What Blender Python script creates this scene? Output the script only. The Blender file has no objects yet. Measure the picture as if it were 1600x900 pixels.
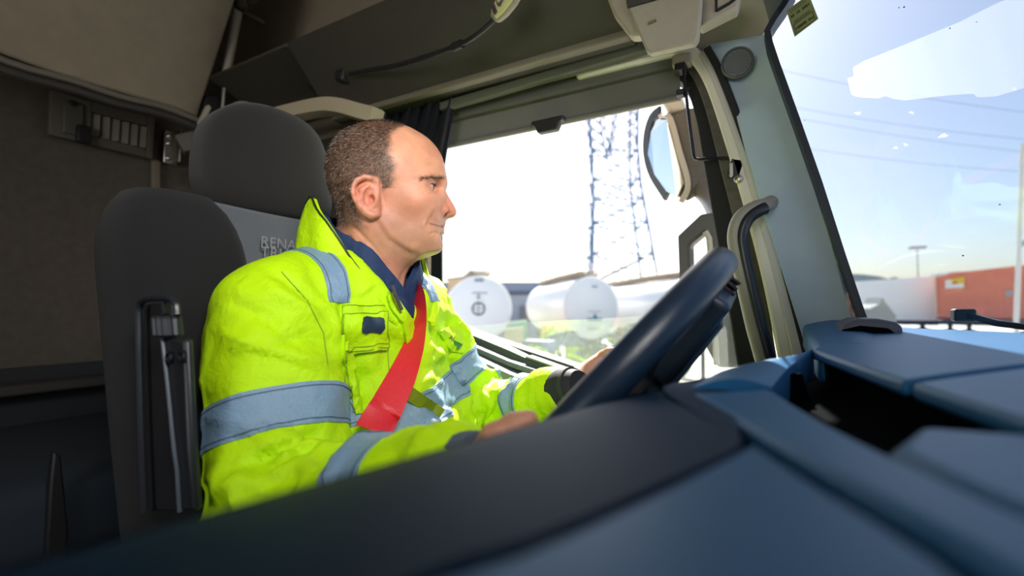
import bpy, bmesh, math, random
import numpy as np
from mathutils import Vector, Matrix, Euler
from mathutils.bvhtree import BVHTree

# ------------------------------------------------------------------ camera
R = math.radians
sc = bpy.context.scene
COL = sc.collection
F = 721.0
CAM_ROT = Euler((R(90 + 2.38), 0, R(29)), 'XYZ')
CAM_M = CAM_ROT.to_matrix()
cam_d = bpy.data.cameras.new('camera')
cam_d.sensor_width = 36.0
cam_d.lens = F / 1600 * 36
cam_d.clip_start = 0.01
cam_d.clip_end = 2000
cam_d.dof.use_dof = True
cam_d.dof.focus_distance = 0.74
cam_d.dof.aperture_fstop = 2.5
cam = bpy.data.objects.new('camera', cam_d)
cam.rotation_euler = CAM_ROT
COL.objects.link(cam)
sc.camera = cam

# ------------------------------------------------------------------ sky, sun, exposure
SUN_AZ, SUN_EL = R(18), R(42)      # azimuth from the truck's left (+Y) towards its rear (-X)
SUNV = Vector((-math.sin(SUN_AZ) * math.cos(SUN_EL), math.cos(SUN_AZ) * math.cos(SUN_EL), math.sin(SUN_EL)))
w = bpy.data.worlds.new('world')
sc.world = w
w.use_nodes = True
nt = w.node_tree
nt.nodes.clear()
wo = nt.nodes.new('ShaderNodeOutputWorld')
bg = nt.nodes.new('ShaderNodeBackground')
sky = nt.nodes.new('ShaderNodeTexSky')
sky.sky_type = 'NISHITA'
sky.sun_disc = False
sky.sun_elevation = SUN_EL
sky.sun_rotation = math.atan2(SUNV.x, SUNV.y)
sky.altitude = 50
sky.air_density = 1.0
sky.dust_density = 2.0
sky.ozone_density = 1.5
bg.inputs['Strength'].default_value = 0.145
nt.links.new(sky.outputs[0], bg.inputs['Color'])
nt.links.new(bg.outputs[0], wo.inputs['Surface'])
sl = bpy.data.lights.new('sun', 'SUN')
sl.energy = 12.0
sl.angle = R(0.6)
sl.color = (1.0, 0.95, 0.86)
so = bpy.data.objects.new('sun', sl)
so.rotation_euler = SUNV.to_track_quat('Z', 'Y').to_euler()
so.location = (0, 30, 30)
COL.objects.link(so)
# added fill light standing outside the passenger's door window
al = bpy.data.lights.new('passenger_side_fill', 'AREA')
al.shape = 'RECTANGLE'; al.size = 0.78; al.size_y = 0.62
al.energy = 5.0
al.color = (1.0, 0.97, 0.93)
ao = bpy.data.objects.new('passenger_side_fill', al)
ao.location = (-0.40, -1.42, 0.22)
ao.rotation_euler = Vector((0.0, -1.0, 0.10)).to_track_quat('Z', 'Y').to_euler()
COL.objects.link(ao)
# added soft fill light beside the camera, above the dash, for the driver
fl_ = bpy.data.lights.new('driver_fill', 'AREA')
fl_.shape = 'RECTANGLE'; fl_.size = 0.42; fl_.size_y = 0.30
fl_.energy = 1.45; fl_.spread = R(62)
fl_.color = (1.0, 0.98, 0.95)
fo = bpy.data.objects.new('driver_fill', fl_)
fo.location = (0.29, 0.02, 0.56)
fo.rotation_euler = (Vector((0.29, 0.02, 0.56)) - Vector((-0.52, 0.56, 0.12))).to_track_quat('Z', 'Y').to_euler()
COL.objects.link(fo)
vs = sc.view_settings
vs.view_transform = 'Standard'
vs.look = 'None'
vs.gamma = 1.0
vs.use_curve_mapping = False
vs.exposure = 0.55

# ------------------------------------------------------------------ helpers
def rayd(px, py):
    return CAM_M @ Vector(((px - 800) / F, (450 - py) / F, -1.0))

def at(px, py, x=None, y=None, z=None, d=None):
    """The point of a real plane (x, y or z fixed, or a depth) that the photograph shows at a pixel."""
    r = rayd(px, py)
    if x is not None: t = x / r.x
    elif y is not None: t = y / r.y
    elif z is not None: t = z / r.z
    else: t = d
    return r * t

CINV = np.array(CAM_M.inverted())
def project(V):
    q = np.asarray(V, float) @ CINV.T
    d = -q[:, 2]
    return 800 + F * q[:, 0] / d, 450 - F * q[:, 1] / d, d

def lin(c):
    return tuple(((v / 255) / 12.92 if v / 255 <= 0.04045 else ((v / 255 + 0.055) / 1.055) ** 2.4) for v in c)

MATS = {}
def mat(name, col, rough=0.6, metal=0.0, spec=0.5, noise=0.0, nscale=30.0, bump=0.0, bscale=None, col2=None,
        sheen=0.0, coat=0.0, trans=0.0, emit=None, estr=0.0, stretch=None, detail=4.0, tint=None):
    if name in MATS: return MATS[name]
    m = bpy.data.materials.new(name)
    m.use_nodes = True
    t = m.node_tree
    b = t.nodes['Principled BSDF']
    col = tuple(col) + (1,) if len(col) == 3 else col
    b.inputs['Base Color'].default_value = col
    b.inputs['Roughness'].default_value = rough
    b.inputs['Metallic'].default_value = metal
    b.inputs['Specular IOR Level'].default_value = spec
    b.inputs['Sheen Weight'].default_value = sheen
    if tint: b.inputs['Specular Tint'].default_value = tuple(tint) + (1,)
    b.inputs['Coat Weight'].default_value = coat
    b.inputs['Transmission Weight'].default_value = trans
    if emit:
        b.inputs['Emission Color'].default_value = tuple(emit) + (1,)
        b.inputs['Emission Strength'].default_value = estr
    co = None
    if noise or bump:
        tc = t.nodes.new('ShaderNodeTexCoord')
        co = tc.outputs['Object']
        if stretch:
            mp = t.nodes.new('ShaderNodeMapping')
            mp.inputs['Scale'].default_value = stretch
            t.links.new(co, mp.inputs[0]); co = mp.outputs[0]
    if noise:
        n = t.nodes.new('ShaderNodeTexNoise')
        n.inputs['Scale'].default_value = nscale
        n.inputs['Detail'].default_value = detail
        t.links.new(co, n.inputs['Vector'])
        rp = t.nodes.new('ShaderNodeValToRGB')
        c2 = tuple(col2) + (1,) if col2 else tuple(max(0, v * (1 - noise)) for v in col[:3]) + (1,)
        rp.color_ramp.elements[0].position = 0.3
        rp.color_ramp.elements[1].position = 0.7
        rp.color_ramp.elements[0].color = c2
        rp.color_ramp.elements[1].color = col
        t.links.new(n.outputs['Fac'], rp.inputs[0])
        t.links.new(rp.outputs[0], b.inputs['Base Color'])
    if bump:
        n2 = t.nodes.new('ShaderNodeTexNoise')
        n2.inputs['Scale'].default_value = bscale or nscale * 8
        n2.inputs['Detail'].default_value = 3
        t.links.new(co, n2.inputs['Vector'])
        bp = t.nodes.new('ShaderNodeBump')
        bp.inputs['Strength'].default_value = bump
        bp.inputs['Distance'].default_value = 0.002
        t.links.new(n2.outputs['Fac'], bp.inputs['Height'])
        t.links.new(bp.outputs[0], b.inputs['Normal'])
    MATS[name] = m
    return m

def glass(name, tint=(1, 1, 1), film=0.0, filmcol=(1, 1, 1), gloss=1.0):
    """Thin pane: clear, mirrored by Fresnel, with an optional film that scatters light."""
    m = bpy.data.materials.new(name); m.use_nodes = True
    t = m.node_tree; t.nodes.clear()
    o = t.nodes.new('ShaderNodeOutputMaterial')
    tr = t.nodes.new('ShaderNodeBsdfTransparent'); tr.inputs[0].default_value = tint + (1,)
    gl = t.nodes.new('ShaderNodeBsdfGlossy'); gl.inputs['Roughness'].default_value = 0.0
    lw = t.nodes.new('ShaderNodeLayerWeight'); lw.inputs['Blend'].default_value = 0.5
    pw = t.nodes.new('ShaderNodeMath'); pw.operation = 'POWER'; pw.inputs[1].default_value = 5.0
    t.links.new(lw.outputs['Facing'], pw.inputs[0])
    fr = t.nodes.new('ShaderNodeMath'); fr.operation = 'MULTIPLY_ADD'; fr.inputs[1].default_value = 0.92; fr.inputs[2].default_value = 0.07
    t.links.new(pw.outputs[0], fr.inputs[0])
    mu = t.nodes.new('ShaderNodeMath'); mu.operation = 'MULTIPLY'; mu.inputs[1].default_value = gloss
    mx = t.nodes.new('ShaderNodeMixShader')
    t.links.new(fr.outputs[0], mu.inputs[0]); t.links.new(mu.outputs[0], mx.inputs[0])
    t.links.new(tr.outputs[0], mx.inputs[1]); t.links.new(gl.outputs[0], mx.inputs[2])
    out = mx.outputs[0]
    if film:
        tl = t.nodes.new('ShaderNodeBsdfTranslucent'); tl.inputs[0].default_value = filmcol + (1,)
        df = t.nodes.new('ShaderNodeBsdfDiffuse'); df.inputs[0].default_value = filmcol + (1,)
        a = t.nodes.new('ShaderNodeMixShader'); a.inputs[0].default_value = 0.4
        t.links.new(tl.outputs[0], a.inputs[1]); t.links.new(df.outputs[0], a.inputs[2])
        m2 = t.nodes.new('ShaderNodeMixShader'); m2.inputs[0].default_value = film
        t.links.new(out, m2.inputs[1]); t.links.new(a.outputs[0], m2.inputs[2]); out = m2.outputs[0]
    t.links.new(out, o.inputs[0])
    return m

def finish(me, name, m, parent=None, smooth=True, angle=38, bevel=0.0, seg=2, subsurf=0, kind=None, label=None):
    o = bpy.data.objects.new(name, me)
    COL.objects.link(o)
    if m is not None: me.materials.append(m)
    if smooth:
        me.polygons.foreach_set('use_smooth', [True] * len(me.polygons))
        if angle: me.set_sharp_from_angle(angle=R(angle))
    if bevel:
        bm_ = o.modifiers.new('bevel', 'BEVEL'); bm_.width = bevel; bm_.segments = seg
        bm_.limit_method = 'ANGLE'; bm_.angle_limit = R(40); bm_.harden_normals = False
    if subsurf:
        s = o.modifiers.new('sub', 'SUBSURF'); s.levels = subsurf; s.render_levels = subsurf
    if parent is not None:
        o.parent = parent
        p = parent; off = Vector((0, 0, 0))
        while p is not None:
            off += p.location; p = p.parent
        o.location = -off
    if kind: o['kind'] = kind
    if label: o['label'] = label
    return o

class MB:
    def __init__(s): s.v = []; s.f = []
    def add(s, vs_, fs):
        k = len(s.v); s.v += [tuple(p) for p in vs_]; s.f += [tuple(i + k for i in f) for f in fs]; return s
    def box(s, c, size, rot=None):
        c = Vector(c); hx, hy, hz = (q / 2 for q in size); M = rot or Matrix.Identity(3)
        P = [c + M @ Vector((x, y, z)) for x in (-hx, hx) for y in (-hy, hy) for z in (-hz, hz)]
        return s.add(P, [(0, 1, 3, 2), (4, 6, 7, 5), (0, 4, 5, 1), (2, 3, 7, 6), (0, 2, 6, 4), (1, 5, 7, 3)])
    def bar(s, a, b, wd, th, up=(0, 0, 1)):
        a = Vector(a); b = Vector(b); d = (b - a); L = d.length; d.normalize(); up = Vector(up)
        sd = d.cross(up)
        if sd.length < 1e-4: sd = d.cross(Vector((1, 0, 0)))
        sd.normalize(); u = sd.cross(d)
        M = Matrix((d, sd, u)).transposed()
        return s.box((a + b) / 2, (L, wd, th), M)
    def loft(s, rings, closed=True, cap=True):
        n = len(rings[0]); P = [p for r in rings for p in r]; fs = []
        for i in range(len(rings) - 1):
            for j in range(n if closed else n - 1):
                k = (j + 1) % n
                fs.append((i * n + j, i * n + k, (i + 1) * n + k, (i + 1) * n + j))
        if cap and closed:
            fs.append(tuple(reversed(range(n)))); fs.append(tuple((len(rings) - 1) * n + j for j in range(n)))
        return s.add(P, fs)
    def frames(s, pts, closed=False, up0=None):
        pts = [Vector(p) for p in pts]; n = len(pts); T = []
        for i in range(n):
            if closed: t = pts[(i + 1) % n] - pts[i - 1]
            else: t = pts[min(i + 1, n - 1)] - pts[max(i - 1, 0)]
            T.append(t.normalized())
        u = Vector(up0) if up0 else (Vector((0, 0, 1)) if abs(T[0].z) < 0.9 else Vector((1, 0, 0)))
        fr = []
        for i in range(n):
            u = (u - T[i] * u.dot(T[i])); u.normalize()
            fr.append((u.copy(), T[i].cross(u)))
        return pts, fr
    def tube(s, pts, r, n=10, closed=False, up0=None):
        pts, fr = s.frames(pts, closed, up0); rings = []
        for i, p in enumerate(pts):
            rr = r[i] if isinstance(r, (list, tuple)) else r
            rings.append([p + fr[i][0] * (rr * math.cos(2 * math.pi * k / n)) + fr[i][1] * (rr * math.sin(2 * math.pi * k / n)) for k in range(n)])
        if closed: rings.append(rings[0]); return s.loft(rings, True, False)
        return s.loft(rings)
    def sweep(s, pts, prof, up0=None, closed=False, scales=None):
        """Sweep a 2-D profile [(u, v)] along pts."""
        pts, fr = s.frames(pts, closed, up0); rings = []
        for i, p in enumerate(pts):
            k = scales[i] if scales else 1
            rings.append([p + fr[i][0] * (a * k) + fr[i][1] * (b * k) for a, b in prof])
        if closed: rings.append(rings[0]); return s.loft(rings, True, False)
        return s.loft(rings)
    def prism(s, poly, vec):
        poly = [Vector(p) for p in poly]; vec = Vector(vec)
        return s.loft([poly, [p + vec for p in poly]])
    def ell(s, c, r, nu=20, nv=12, rot=None):
        c = Vector(c); M = rot or Matrix.Identity(3); rings = []
        if not hasattr(r, '__len__'): r = (r, r, r)
        for i in range(1, nv):
            a = math.pi * i / nv
            rings.append([c + M @ Vector((r[0] * math.sin(a) * math.cos(2 * math.pi * j / nu), r[1] * math.sin(a) * math.sin(2 * math.pi * j / nu), r[2] * math.cos(a))) for j in range(nu)])
        return s.loft(rings[::-1])
    def cyl(s, a, b, r, n=20, r2=None):
        return s.tube([a, b], [r, r if r2 is None else r2], n)
    def lathe(s, c, prof, n=24, axis=(0, 0, 1)):
        c = Vector(c); q = Vector((0, 0, 1)).rotation_difference(Vector(axis)).to_matrix()
        rings = [[c + q @ Vector((r * math.cos(2 * math.pi * k / n), r * math.sin(2 * math.pi * k / n), z)) for k in range(n)] for r, z in prof]
        return s.loft(rings)
    def grid(s, G, thick=None):
        """G[i][j] points -> open sheet, or a closed slab if thick (vector) is given."""
        a, b = len(G), len(G[0])
        if thick is None:
            return s.add([p for r in G for p in r], [(i * b + j, (i + 1) * b + j, (i + 1) * b + j + 1, i * b + j + 1) for i in range(a - 1) for j in range(b - 1)])
        tv = Vector(thick)
        P = [Vector(p) for r in G for p in r]; n = a * b
        fs = []
        for i in range(a - 1):
            for j in range(b - 1):
                q = (i * b + j, (i + 1) * b + j, (i + 1) * b + j + 1, i * b + j + 1)
                fs.append(q); fs.append(tuple(n + k for k in reversed(q)))
        bd = [(i, 0) for i in range(a)] + [(a - 1, j) for j in range(1, b)] + [(i, b - 1) for i in range(a - 2, -1, -1)] + [(0, j) for j in range(b - 2, 0, -1)]
        ids = [i * b + j for i, j in bd]
        for k in range(len(ids)):
            p, q = ids[k], ids[(k + 1) % len(ids)]
            fs.append((q, p, n + p, n + q))
        return s.add(P + [p + tv for p in P], fs)
    def build(s, name, m, parent=None, **kw):
        me = bpy.data.meshes.new(name)
        me.from_pydata([tuple(p) for p in s.v], [], s.f)
        b = bmesh.new(); b.from_mesh(me); bmesh.ops.recalc_face_normals(b, faces=b.faces); b.to_mesh(me); b.free()
        me.update()
        return finish(me, name, m, parent, **kw)

def thing(name, label, cat, loc=(0, 0, 0), group=None):
    o = bpy.data.objects.new(name, None); COL.objects.link(o)
    o.empty_display_size = 0.05
    o.location = loc; o['label'] = label; o['category'] = cat
    if group: o['group'] = group
    return o

def tag(o, label, cat, group=None):
    o['label'] = label; o['category'] = cat
    if group: o['group'] = group
    return o

def structure(o):
    o['kind'] = 'structure'; return o

def textmesh(body, size, extrude=0.0005, align='CENTER', spacing=1.0):
    cu = bpy.data.curves.new('text', 'FONT')
    cu.body = body; cu.size = size; cu.extrude = extrude; cu.align_x = align; cu.align_y = 'CENTER'
    cu.space_character = spacing; cu.resolution_u = 3
    t = bpy.data.objects.new('text', cu); COL.objects.link(t)
    dg = bpy.context.evaluated_depsgraph_get()
    me = bpy.data.meshes.new_from_object(t.evaluated_get(dg))
    bpy.data.objects.remove(t); bpy.data.curves.remove(cu)
    return me

def text(name, body, size, c, right, up, m, parent=None, extrude=0.0004, spacing=1.0, **kw):
    me = textmesh(body, size, extrude, spacing=spacing)
    right = Vector(right).normalized(); up = Vector(up).normalized(); up = (up - right * up.dot(right)).normalized()
    M = Matrix((right, up, right.cross(up))).transposed().to_4x4(); M.translation = Vector(c)
    me.transform(M)
    me.materials.clear()
    return finish(me, name, m, parent, smooth=False, **kw)

def pxprism(pts, plane, thick, name, m, parent=None, **kw):
    """A slab whose outline stands in a real plane ('y', value) etc., thickened by a vector."""
    ax, val = plane
    P = [at(p[0], p[1], **{ax: val}) for p in pts]
    return MB().prism(P, thick).build(name, m, parent, **kw)

def catmull(pts, n=8):
    P = [Vector(p) for p in pts]; P = [2 * P[0] - P[1]] + P + [2 * P[-1] - P[-2]]; out = []
    for i in range(1, len(P) - 2):
        for k in range(n):
            t = k / n
            a, b, c, d = P[i - 1:i + 3]
            out.append(0.5 * ((2 * b) + (c - a) * t + (2 * a - 5 * b + 4 * c - d) * t * t + (3 * b - a - 3 * c + d) * t ** 3))
    out.append(P[-2]); return out

# ------------------------------------------------------------------ sculpting with distance fields
def smin(a, b, k):
    h = np.clip(0.5 + 0.5 * (b - a) / k, 0, 1); return b + (a - b) * h - k * h * (1 - h)
def smax(a, b, k): return -smin(-a, -b, k)

class Grid3:
    def __init__(s, lo, hi, h):
        s.lo = np.array(lo, np.float32); s.h = h
        n = [int(math.ceil((b - a) / h)) + 1 for a, b in zip(lo, hi)]
        ax = [np.float32(lo[i]) + h * np.arange(n[i], dtype=np.float32) for i in range(3)]
        s.ax = ax; s.n = n
        s.X = ax[0][:, None, None]; s.Y = ax[1][None, :, None]; s.Z = ax[2][None, None, :]

def f_ell(g, c, r, rot=None, Y=None):
    Yv = g.Y if Y is None else Y
    x, y, z = g.X - c[0], Yv - c[1], g.Z - c[2]
    if rot is not None:
        M = np.array(rot.transposed())
        x, y, z = M[0, 0] * x + M[0, 1] * y + M[0, 2] * z, M[1, 0] * x + M[1, 1] * y + M[1, 2] * z, M[2, 0] * x + M[2, 1] * y + M[2, 2] * z
    k0 = np.sqrt((x / r[0]) ** 2 + (y / r[1]) ** 2 + (z / r[2]) ** 2)
    k1 = np.sqrt((x / r[0] ** 2) ** 2 + (y / r[1] ** 2) ** 2 + (z / r[2] ** 2) ** 2) + 1e-9
    return (k0 * (k0 - 1) / k1).astype(np.float32)

def f_cap(g, a, b, ra, rb, Y=None):
    Yv = g.Y if Y is None else Y
    a = np.array(a, float); b = np.array(b, float); d = b - a; L = float(d @ d) + 1e-12
    x, y, z = g.X - a[0], Yv - a[1], g.Z - a[2]
    t = np.clip((x * d[0] + y * d[1] + z * d[2]) / L, 0, 1)
    return (np.sqrt((x - t * d[0]) ** 2 + (y - t * d[1]) ** 2 + (z - t * d[2]) ** 2) - (ra + (rb - ra) * t)).astype(np.float32)

def f_chain(g, pts, rs, k=0.0, Y=None):
    f = None
    for i in range(len(pts) - 1):
        q = f_cap(g, pts[i], pts[i + 1], rs[i], rs[i + 1], Y)
        f = q if f is None else (smin(f, q, k) if k else np.minimum(f, q))
    return f

def poly_sdf(px, pz, X, Z):
    """Signed distance to a closed polygon, arrays X, Z; negative inside."""
    px = np.asarray(px, float); pz = np.asarray(pz, float)
    d = np.full(X.shape, 1e9); ins = np.zeros(X.shape, bool); n = len(px)
    for i in range(n):
        j = (i + 1) % n
        ex, ez = px[j] - px[i], pz[j] - pz[i]
        wx, wz = X - px[i], Z - pz[i]
        t = np.clip((wx * ex + wz * ez) / (ex * ex + ez * ez + 1e-15), 0, 1)
        d = np.minimum(d, (wx - t * ex) ** 2 + (wz - t * ez) ** 2)
        c = ((pz[i] <= Z) & (pz[j] > Z)) | ((pz[j] <= Z) & (pz[i] > Z))
        with np.errstate(divide='ignore', invalid='ignore'):
            xi = px[i] + (Z - pz[i]) / (ez if ez != 0 else 1e-15) * ex
        ins ^= c & (X < xi)
    d = np.sqrt(d); return np.where(ins, -d, d)

def surface_nets(F_, g):
    n = F_.shape; s = F_ < 0
    c = [s[i:n[0] - 1 + i, j:n[1] - 1 + j, k:n[2] - 1 + k] for i in (0, 1) for j in (0, 1) for k in (0, 1)]
    cnt = sum(q.astype(np.uint8) for q in c)
    act = (cnt > 0) & (cnt < 8)
    idx = np.argwhere(act); vid = np.full(act.shape, -1, np.int32); vid[act] = np.arange(len(idx))
    off = np.array([(i, j, k) for i in (0, 1) for j in (0, 1) for k in (0, 1)])
    val = np.stack([F_[idx[:, 0] + o[0], idx[:, 1] + o[1], idx[:, 2] + o[2]] for o in off], 1).astype(np.float64)
    acc = np.zeros((len(idx), 3)); num = np.zeros(len(idx))
    for a in range(8):
        for b in range(a + 1, 8):
            if np.abs(off[a] - off[b]).sum() != 1: continue
            m = (val[:, a] < 0) != (val[:, b] < 0)
            t = np.where(m, val[:, a] / (val[:, a] - val[:, b] + 1e-20), 0)
            acc += np.where(m[:, None], off[a] + t[:, None] * (off[b] - off[a]), 0); num += m
    V = (idx + acc / num[:, None]) * g.h + g.lo
    Q = []
    for ax in range(3):
        o1, o2 = [(1, 2), (2, 0), (0, 1)][ax]
        sl0 = [slice(None)] * 3; sl1 = [slice(None)] * 3
        sl0[ax] = slice(0, n[ax] - 1); sl1[ax] = slice(1, n[ax])
        ch = s[tuple(sl0)] != s[tuple(sl1)]
        e = np.argwhere(ch)
        e = e[(e[:, o1] > 0) & (e[:, o2] > 0) & (e[:, o1] < n[o1] - 1) & (e[:, o2] < n[o2] - 1)]
        def cell(d1, d2):
            q = e.copy(); q[:, o1] += d1; q[:, o2] += d2; return vid[q[:, 0], q[:, 1], q[:, 2]]
        q = np.stack([cell(-1, -1), cell(0, -1), cell(0, 0), cell(-1, 0)], 1)
        fl = s[e[:, 0], e[:, 1], e[:, 2]]
        q[~fl] = q[~fl][:, ::-1]
        Q.append(q)
    Q = np.concatenate(Q); Q = Q[(Q >= 0).all(1)]
    return V, Q

def tris(Q): return np.concatenate([Q[:, [0, 1, 2]], Q[:, [0, 2, 3]]])

def vnormals(V, T):
    fn = np.cross(V[T[:, 1]] - V[T[:, 0]], V[T[:, 2]] - V[T[:, 0]])
    N = np.zeros_like(V)
    for k in range(T.shape[1]): np.add.at(N, T[:, k], fn)
    return N / (np.linalg.norm(N, axis=1, keepdims=True) + 1e-12)

def lap_smooth(V, T, it=2, lam=0.5):
    E = np.concatenate([T[:, [0, 1]], T[:, [1, 2]], T[:, [2, 0]]]); E = np.concatenate([E, E[:, ::-1]])
    for k in range(it):
        S = np.zeros_like(V); C = np.zeros(len(V))
        np.add.at(S, E[:, 0], V[E[:, 1]]); np.add.at(C, E[:, 0], 1)
        V = V + lam * (S / np.maximum(C, 1)[:, None] - V)
    return V

def clip_tri(V, T, f, keep_attr=None):
    """The part of a triangle mesh where f > 0, cut cleanly along f = 0. Returns V, T, attributes."""
    A = [np.asarray(a) for a in (keep_attr or [])]
    pos = f > 0; cnt = pos[T].sum(1)
    newV = list(); nf = [[] for _ in A]; edge = {}; base = len(V); out = [T[cnt == 3]]
    extra = []
    def cut(i, j):
        k = (i, j) if i < j else (j, i)
        if k not in edge:
            t = f[k[0]] / (f[k[0]] - f[k[1]]); edge[k] = base + len(newV)
            newV.append(V[k[0]] + t * (V[k[1]] - V[k[0]]))
            for q, a in enumerate(A): nf[q].append(a[k[0]] + t * (a[k[1]] - a[k[0]]))
        return edge[k]
    for t in T[(cnt == 1) | (cnt == 2)]:
        p = [bool(pos[i]) for i in t]
        if sum(p) == 1:
            k = p.index(True); a, b, c = t[k], t[(k + 1) % 3], t[(k + 2) % 3]
            extra.append((a, cut(a, b), cut(a, c)))
        else:
            k = p.index(False); a, b, c = t[k], t[(k + 1) % 3], t[(k + 2) % 3]
            x, y = cut(a, b), cut(a, c)
            extra.append((b, c, x)); extra.append((c, y, x))
    TT = np.concatenate([out[0]] + ([np.array(extra, int)] if extra else []))
    VV = np.concatenate([V] + ([np.array(newV)] if newV else []))
    AA = [np.concatenate([a] + ([np.array(b)] if len(b) else [])) for a, b in zip(A, nf)]
    use = np.unique(TT); mp = np.full(len(VV), -1, int); mp[use] = np.arange(len(use))
    return VV[use], mp[TT], [a[use] for a in AA]

def shell(V, T, N, off, sink=0.001):
    """A thin solid layer on a surface patch: lifted top plus side walls along its border."""
    from collections import Counter
    n = len(V); cnt = Counter()
    for t in T.tolist():
        for k in range(3): cnt[(t[k], t[(k + 1) % 3])] += 1
    walls = []
    for (a, b) in cnt:
        if (b, a) not in cnt: walls.append((b, a, n + a)); walls.append((b, n + a, n + b))
    P = np.concatenate([V + N * off, V - N * sink])
    return P, np.concatenate([T, np.array(walls, int)]) if walls else T

def npmesh(name, V, T, m, parent=None, **kw):
    me = bpy.data.meshes.new(name)
    me.from_pydata(np.asarray(V).tolist(), [], np.asarray(T).tolist())
    me.update()
    return finish(me, name, m, parent, **kw)

def _h(i, j, k, seed):
    x = (i * 374761393 + j * 668265263 + k * 1442695041 + seed * 974634533) & 0xFFFFFFFF
    x = ((x ^ (x >> 13)) * 1274126177) & 0xFFFFFFFF
    return ((x ^ (x >> 16)) & 0xFFFF) / 65535.0
def vnoise(P, seed=0):
    P = np.asarray(P, float); i = np.floor(P).astype(np.int64); f = P - i; f = f * f * (3 - 2 * f); r = 0
    for a in (0, 1):
        for b in (0, 1):
            for c in (0, 1):
                wt = (f[:, 0] if a else 1 - f[:, 0]) * (f[:, 1] if b else 1 - f[:, 1]) * (f[:, 2] if c else 1 - f[:, 2])
                r = r + wt * _h(i[:, 0] + a, i[:, 1] + b, i[:, 2] + c, seed)
    return r
def sstep(a, b, x):
    t = np.clip((x - a) / (b - a), 0, 1); return t * t * (3 - 2 * t)

# ------------------------------------------------------------------ materials of the cab
M_BEIGE = mat('beige_trim', (0.42, 0.37, 0.29), 0.55, noise=0.08, nscale=60, bump=0.15, bscale=900)
M_BROWN = mat('bunk_cloth', (0.30, 0.25, 0.185), 0.9, noise=0.12, nscale=25, bump=0.3, bscale=700)
M_CARPET = mat('wall_carpet', (0.125, 0.105, 0.085), 0.95, noise=0.2, nscale=40, bump=0.4, bscale=600)
M_DARK = mat('dark_trim', (0.052, 0.046, 0.036), 0.6, noise=0.1, nscale=30, bump=0.2, bscale=800)
M_BLACK = mat('black_plastic', (0.012, 0.012, 0.014), 0.5, bump=0.1, bscale=900)
M_RUBBER = mat('black_rubber', (0.010, 0.010, 0.012), 0.75)
M_GREY = mat('grey_trim', (0.46, 0.57, 0.63), 0.6, noise=0.06, nscale=40, bump=0.2, bscale=1200)
M_SHADE = mat('roller_shade_cloth', (0.17, 0.165, 0.15), 0.85, noise=0.06, nscale=200)
M_GREYDK = mat('dark_grey_plastic', (0.055, 0.06, 0.066), 0.55, bump=0.15, bscale=900)
M_STEEL = mat('steel', (0.55, 0.53, 0.50), 0.35, metal=1.0)
M_FRAME = mat('door_frame_beige', (0.55, 0.49, 0.41), 0.45, noise=0.08, nscale=20)
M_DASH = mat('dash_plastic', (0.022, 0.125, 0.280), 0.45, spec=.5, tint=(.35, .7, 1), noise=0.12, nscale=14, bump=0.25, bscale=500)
M_DECK = mat('dash_deck_shaded', (0.0095, 0.029, 0.064), 0.6, spec=.14, tint=(.4, .7, 1), noise=0.15, nscale=14, bump=0.25, bscale=500)  # darker than the other decks; paints the light falloff from the windshield
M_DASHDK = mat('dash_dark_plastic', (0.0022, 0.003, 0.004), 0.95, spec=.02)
M_SEAT = mat('seat_cloth', (0.0055, 0.0055, 0.0068), 0.95, noise=0.25, nscale=300, bump=0.35, bscale=1500, sheen=0.04)
M_SEATGREY = mat('seat_grey_panel', (0.125, 0.135, 0.155), 0.75, noise=0.06, nscale=200, bump=0.2, bscale=1500)
M_NAVYCURT = mat('curtain_navy', (0.006, 0.007, 0.014), 0.85)
M_GLASS = glass('window_glass', (0.525, 0.575, 0.635), gloss=0.6)
M_GLASSDUST = glass('side_glass', (0.93, 0.96, 0.94), film=0.07, filmcol=(0.8, 0.85, 0.8))
M_FILM = glass('reflection_film', (1, 1, 1), film=0.42, filmcol=(0.95, 0.97, 1.0), gloss=0.0)

# ------------------------------------------------------------------ room shell
XB, YL, YR, ZF, ZC = -1.97, 1.06, -1.32, -1.05, 1.20
structure(MB().box(((XB + 0.65) / 2, (YL + YR) / 2, ZF - 0.03), (0.65 - XB, YL - YR + 0.1, 0.06)).build('floor', M_CARPET, smooth=False))
structure(MB().box(((XB + 0.05) / 2, (YL + YR) / 2, ZC + 0.03), (0.05 - XB, YL - YR + 0.1, 0.06)).build('ceiling', M_BEIGE, smooth=False))
wb = structure(MB().box((XB - 0.03, (YL + YR) / 2, 0.075), (0.06, YL - YR + 0.1, ZC - ZF)).build('wall_back', M_CARPET, smooth=False))
MB().box((XB + .006, (YL + YR) / 2, -.60), (.02, YL - YR, .84)).build('lower_panel', mat('lower_wall_shaded', (0.03, 0.032, 0.036), .9), wb)  # panel below the seam; its dark tone paints the shade low down
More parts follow.
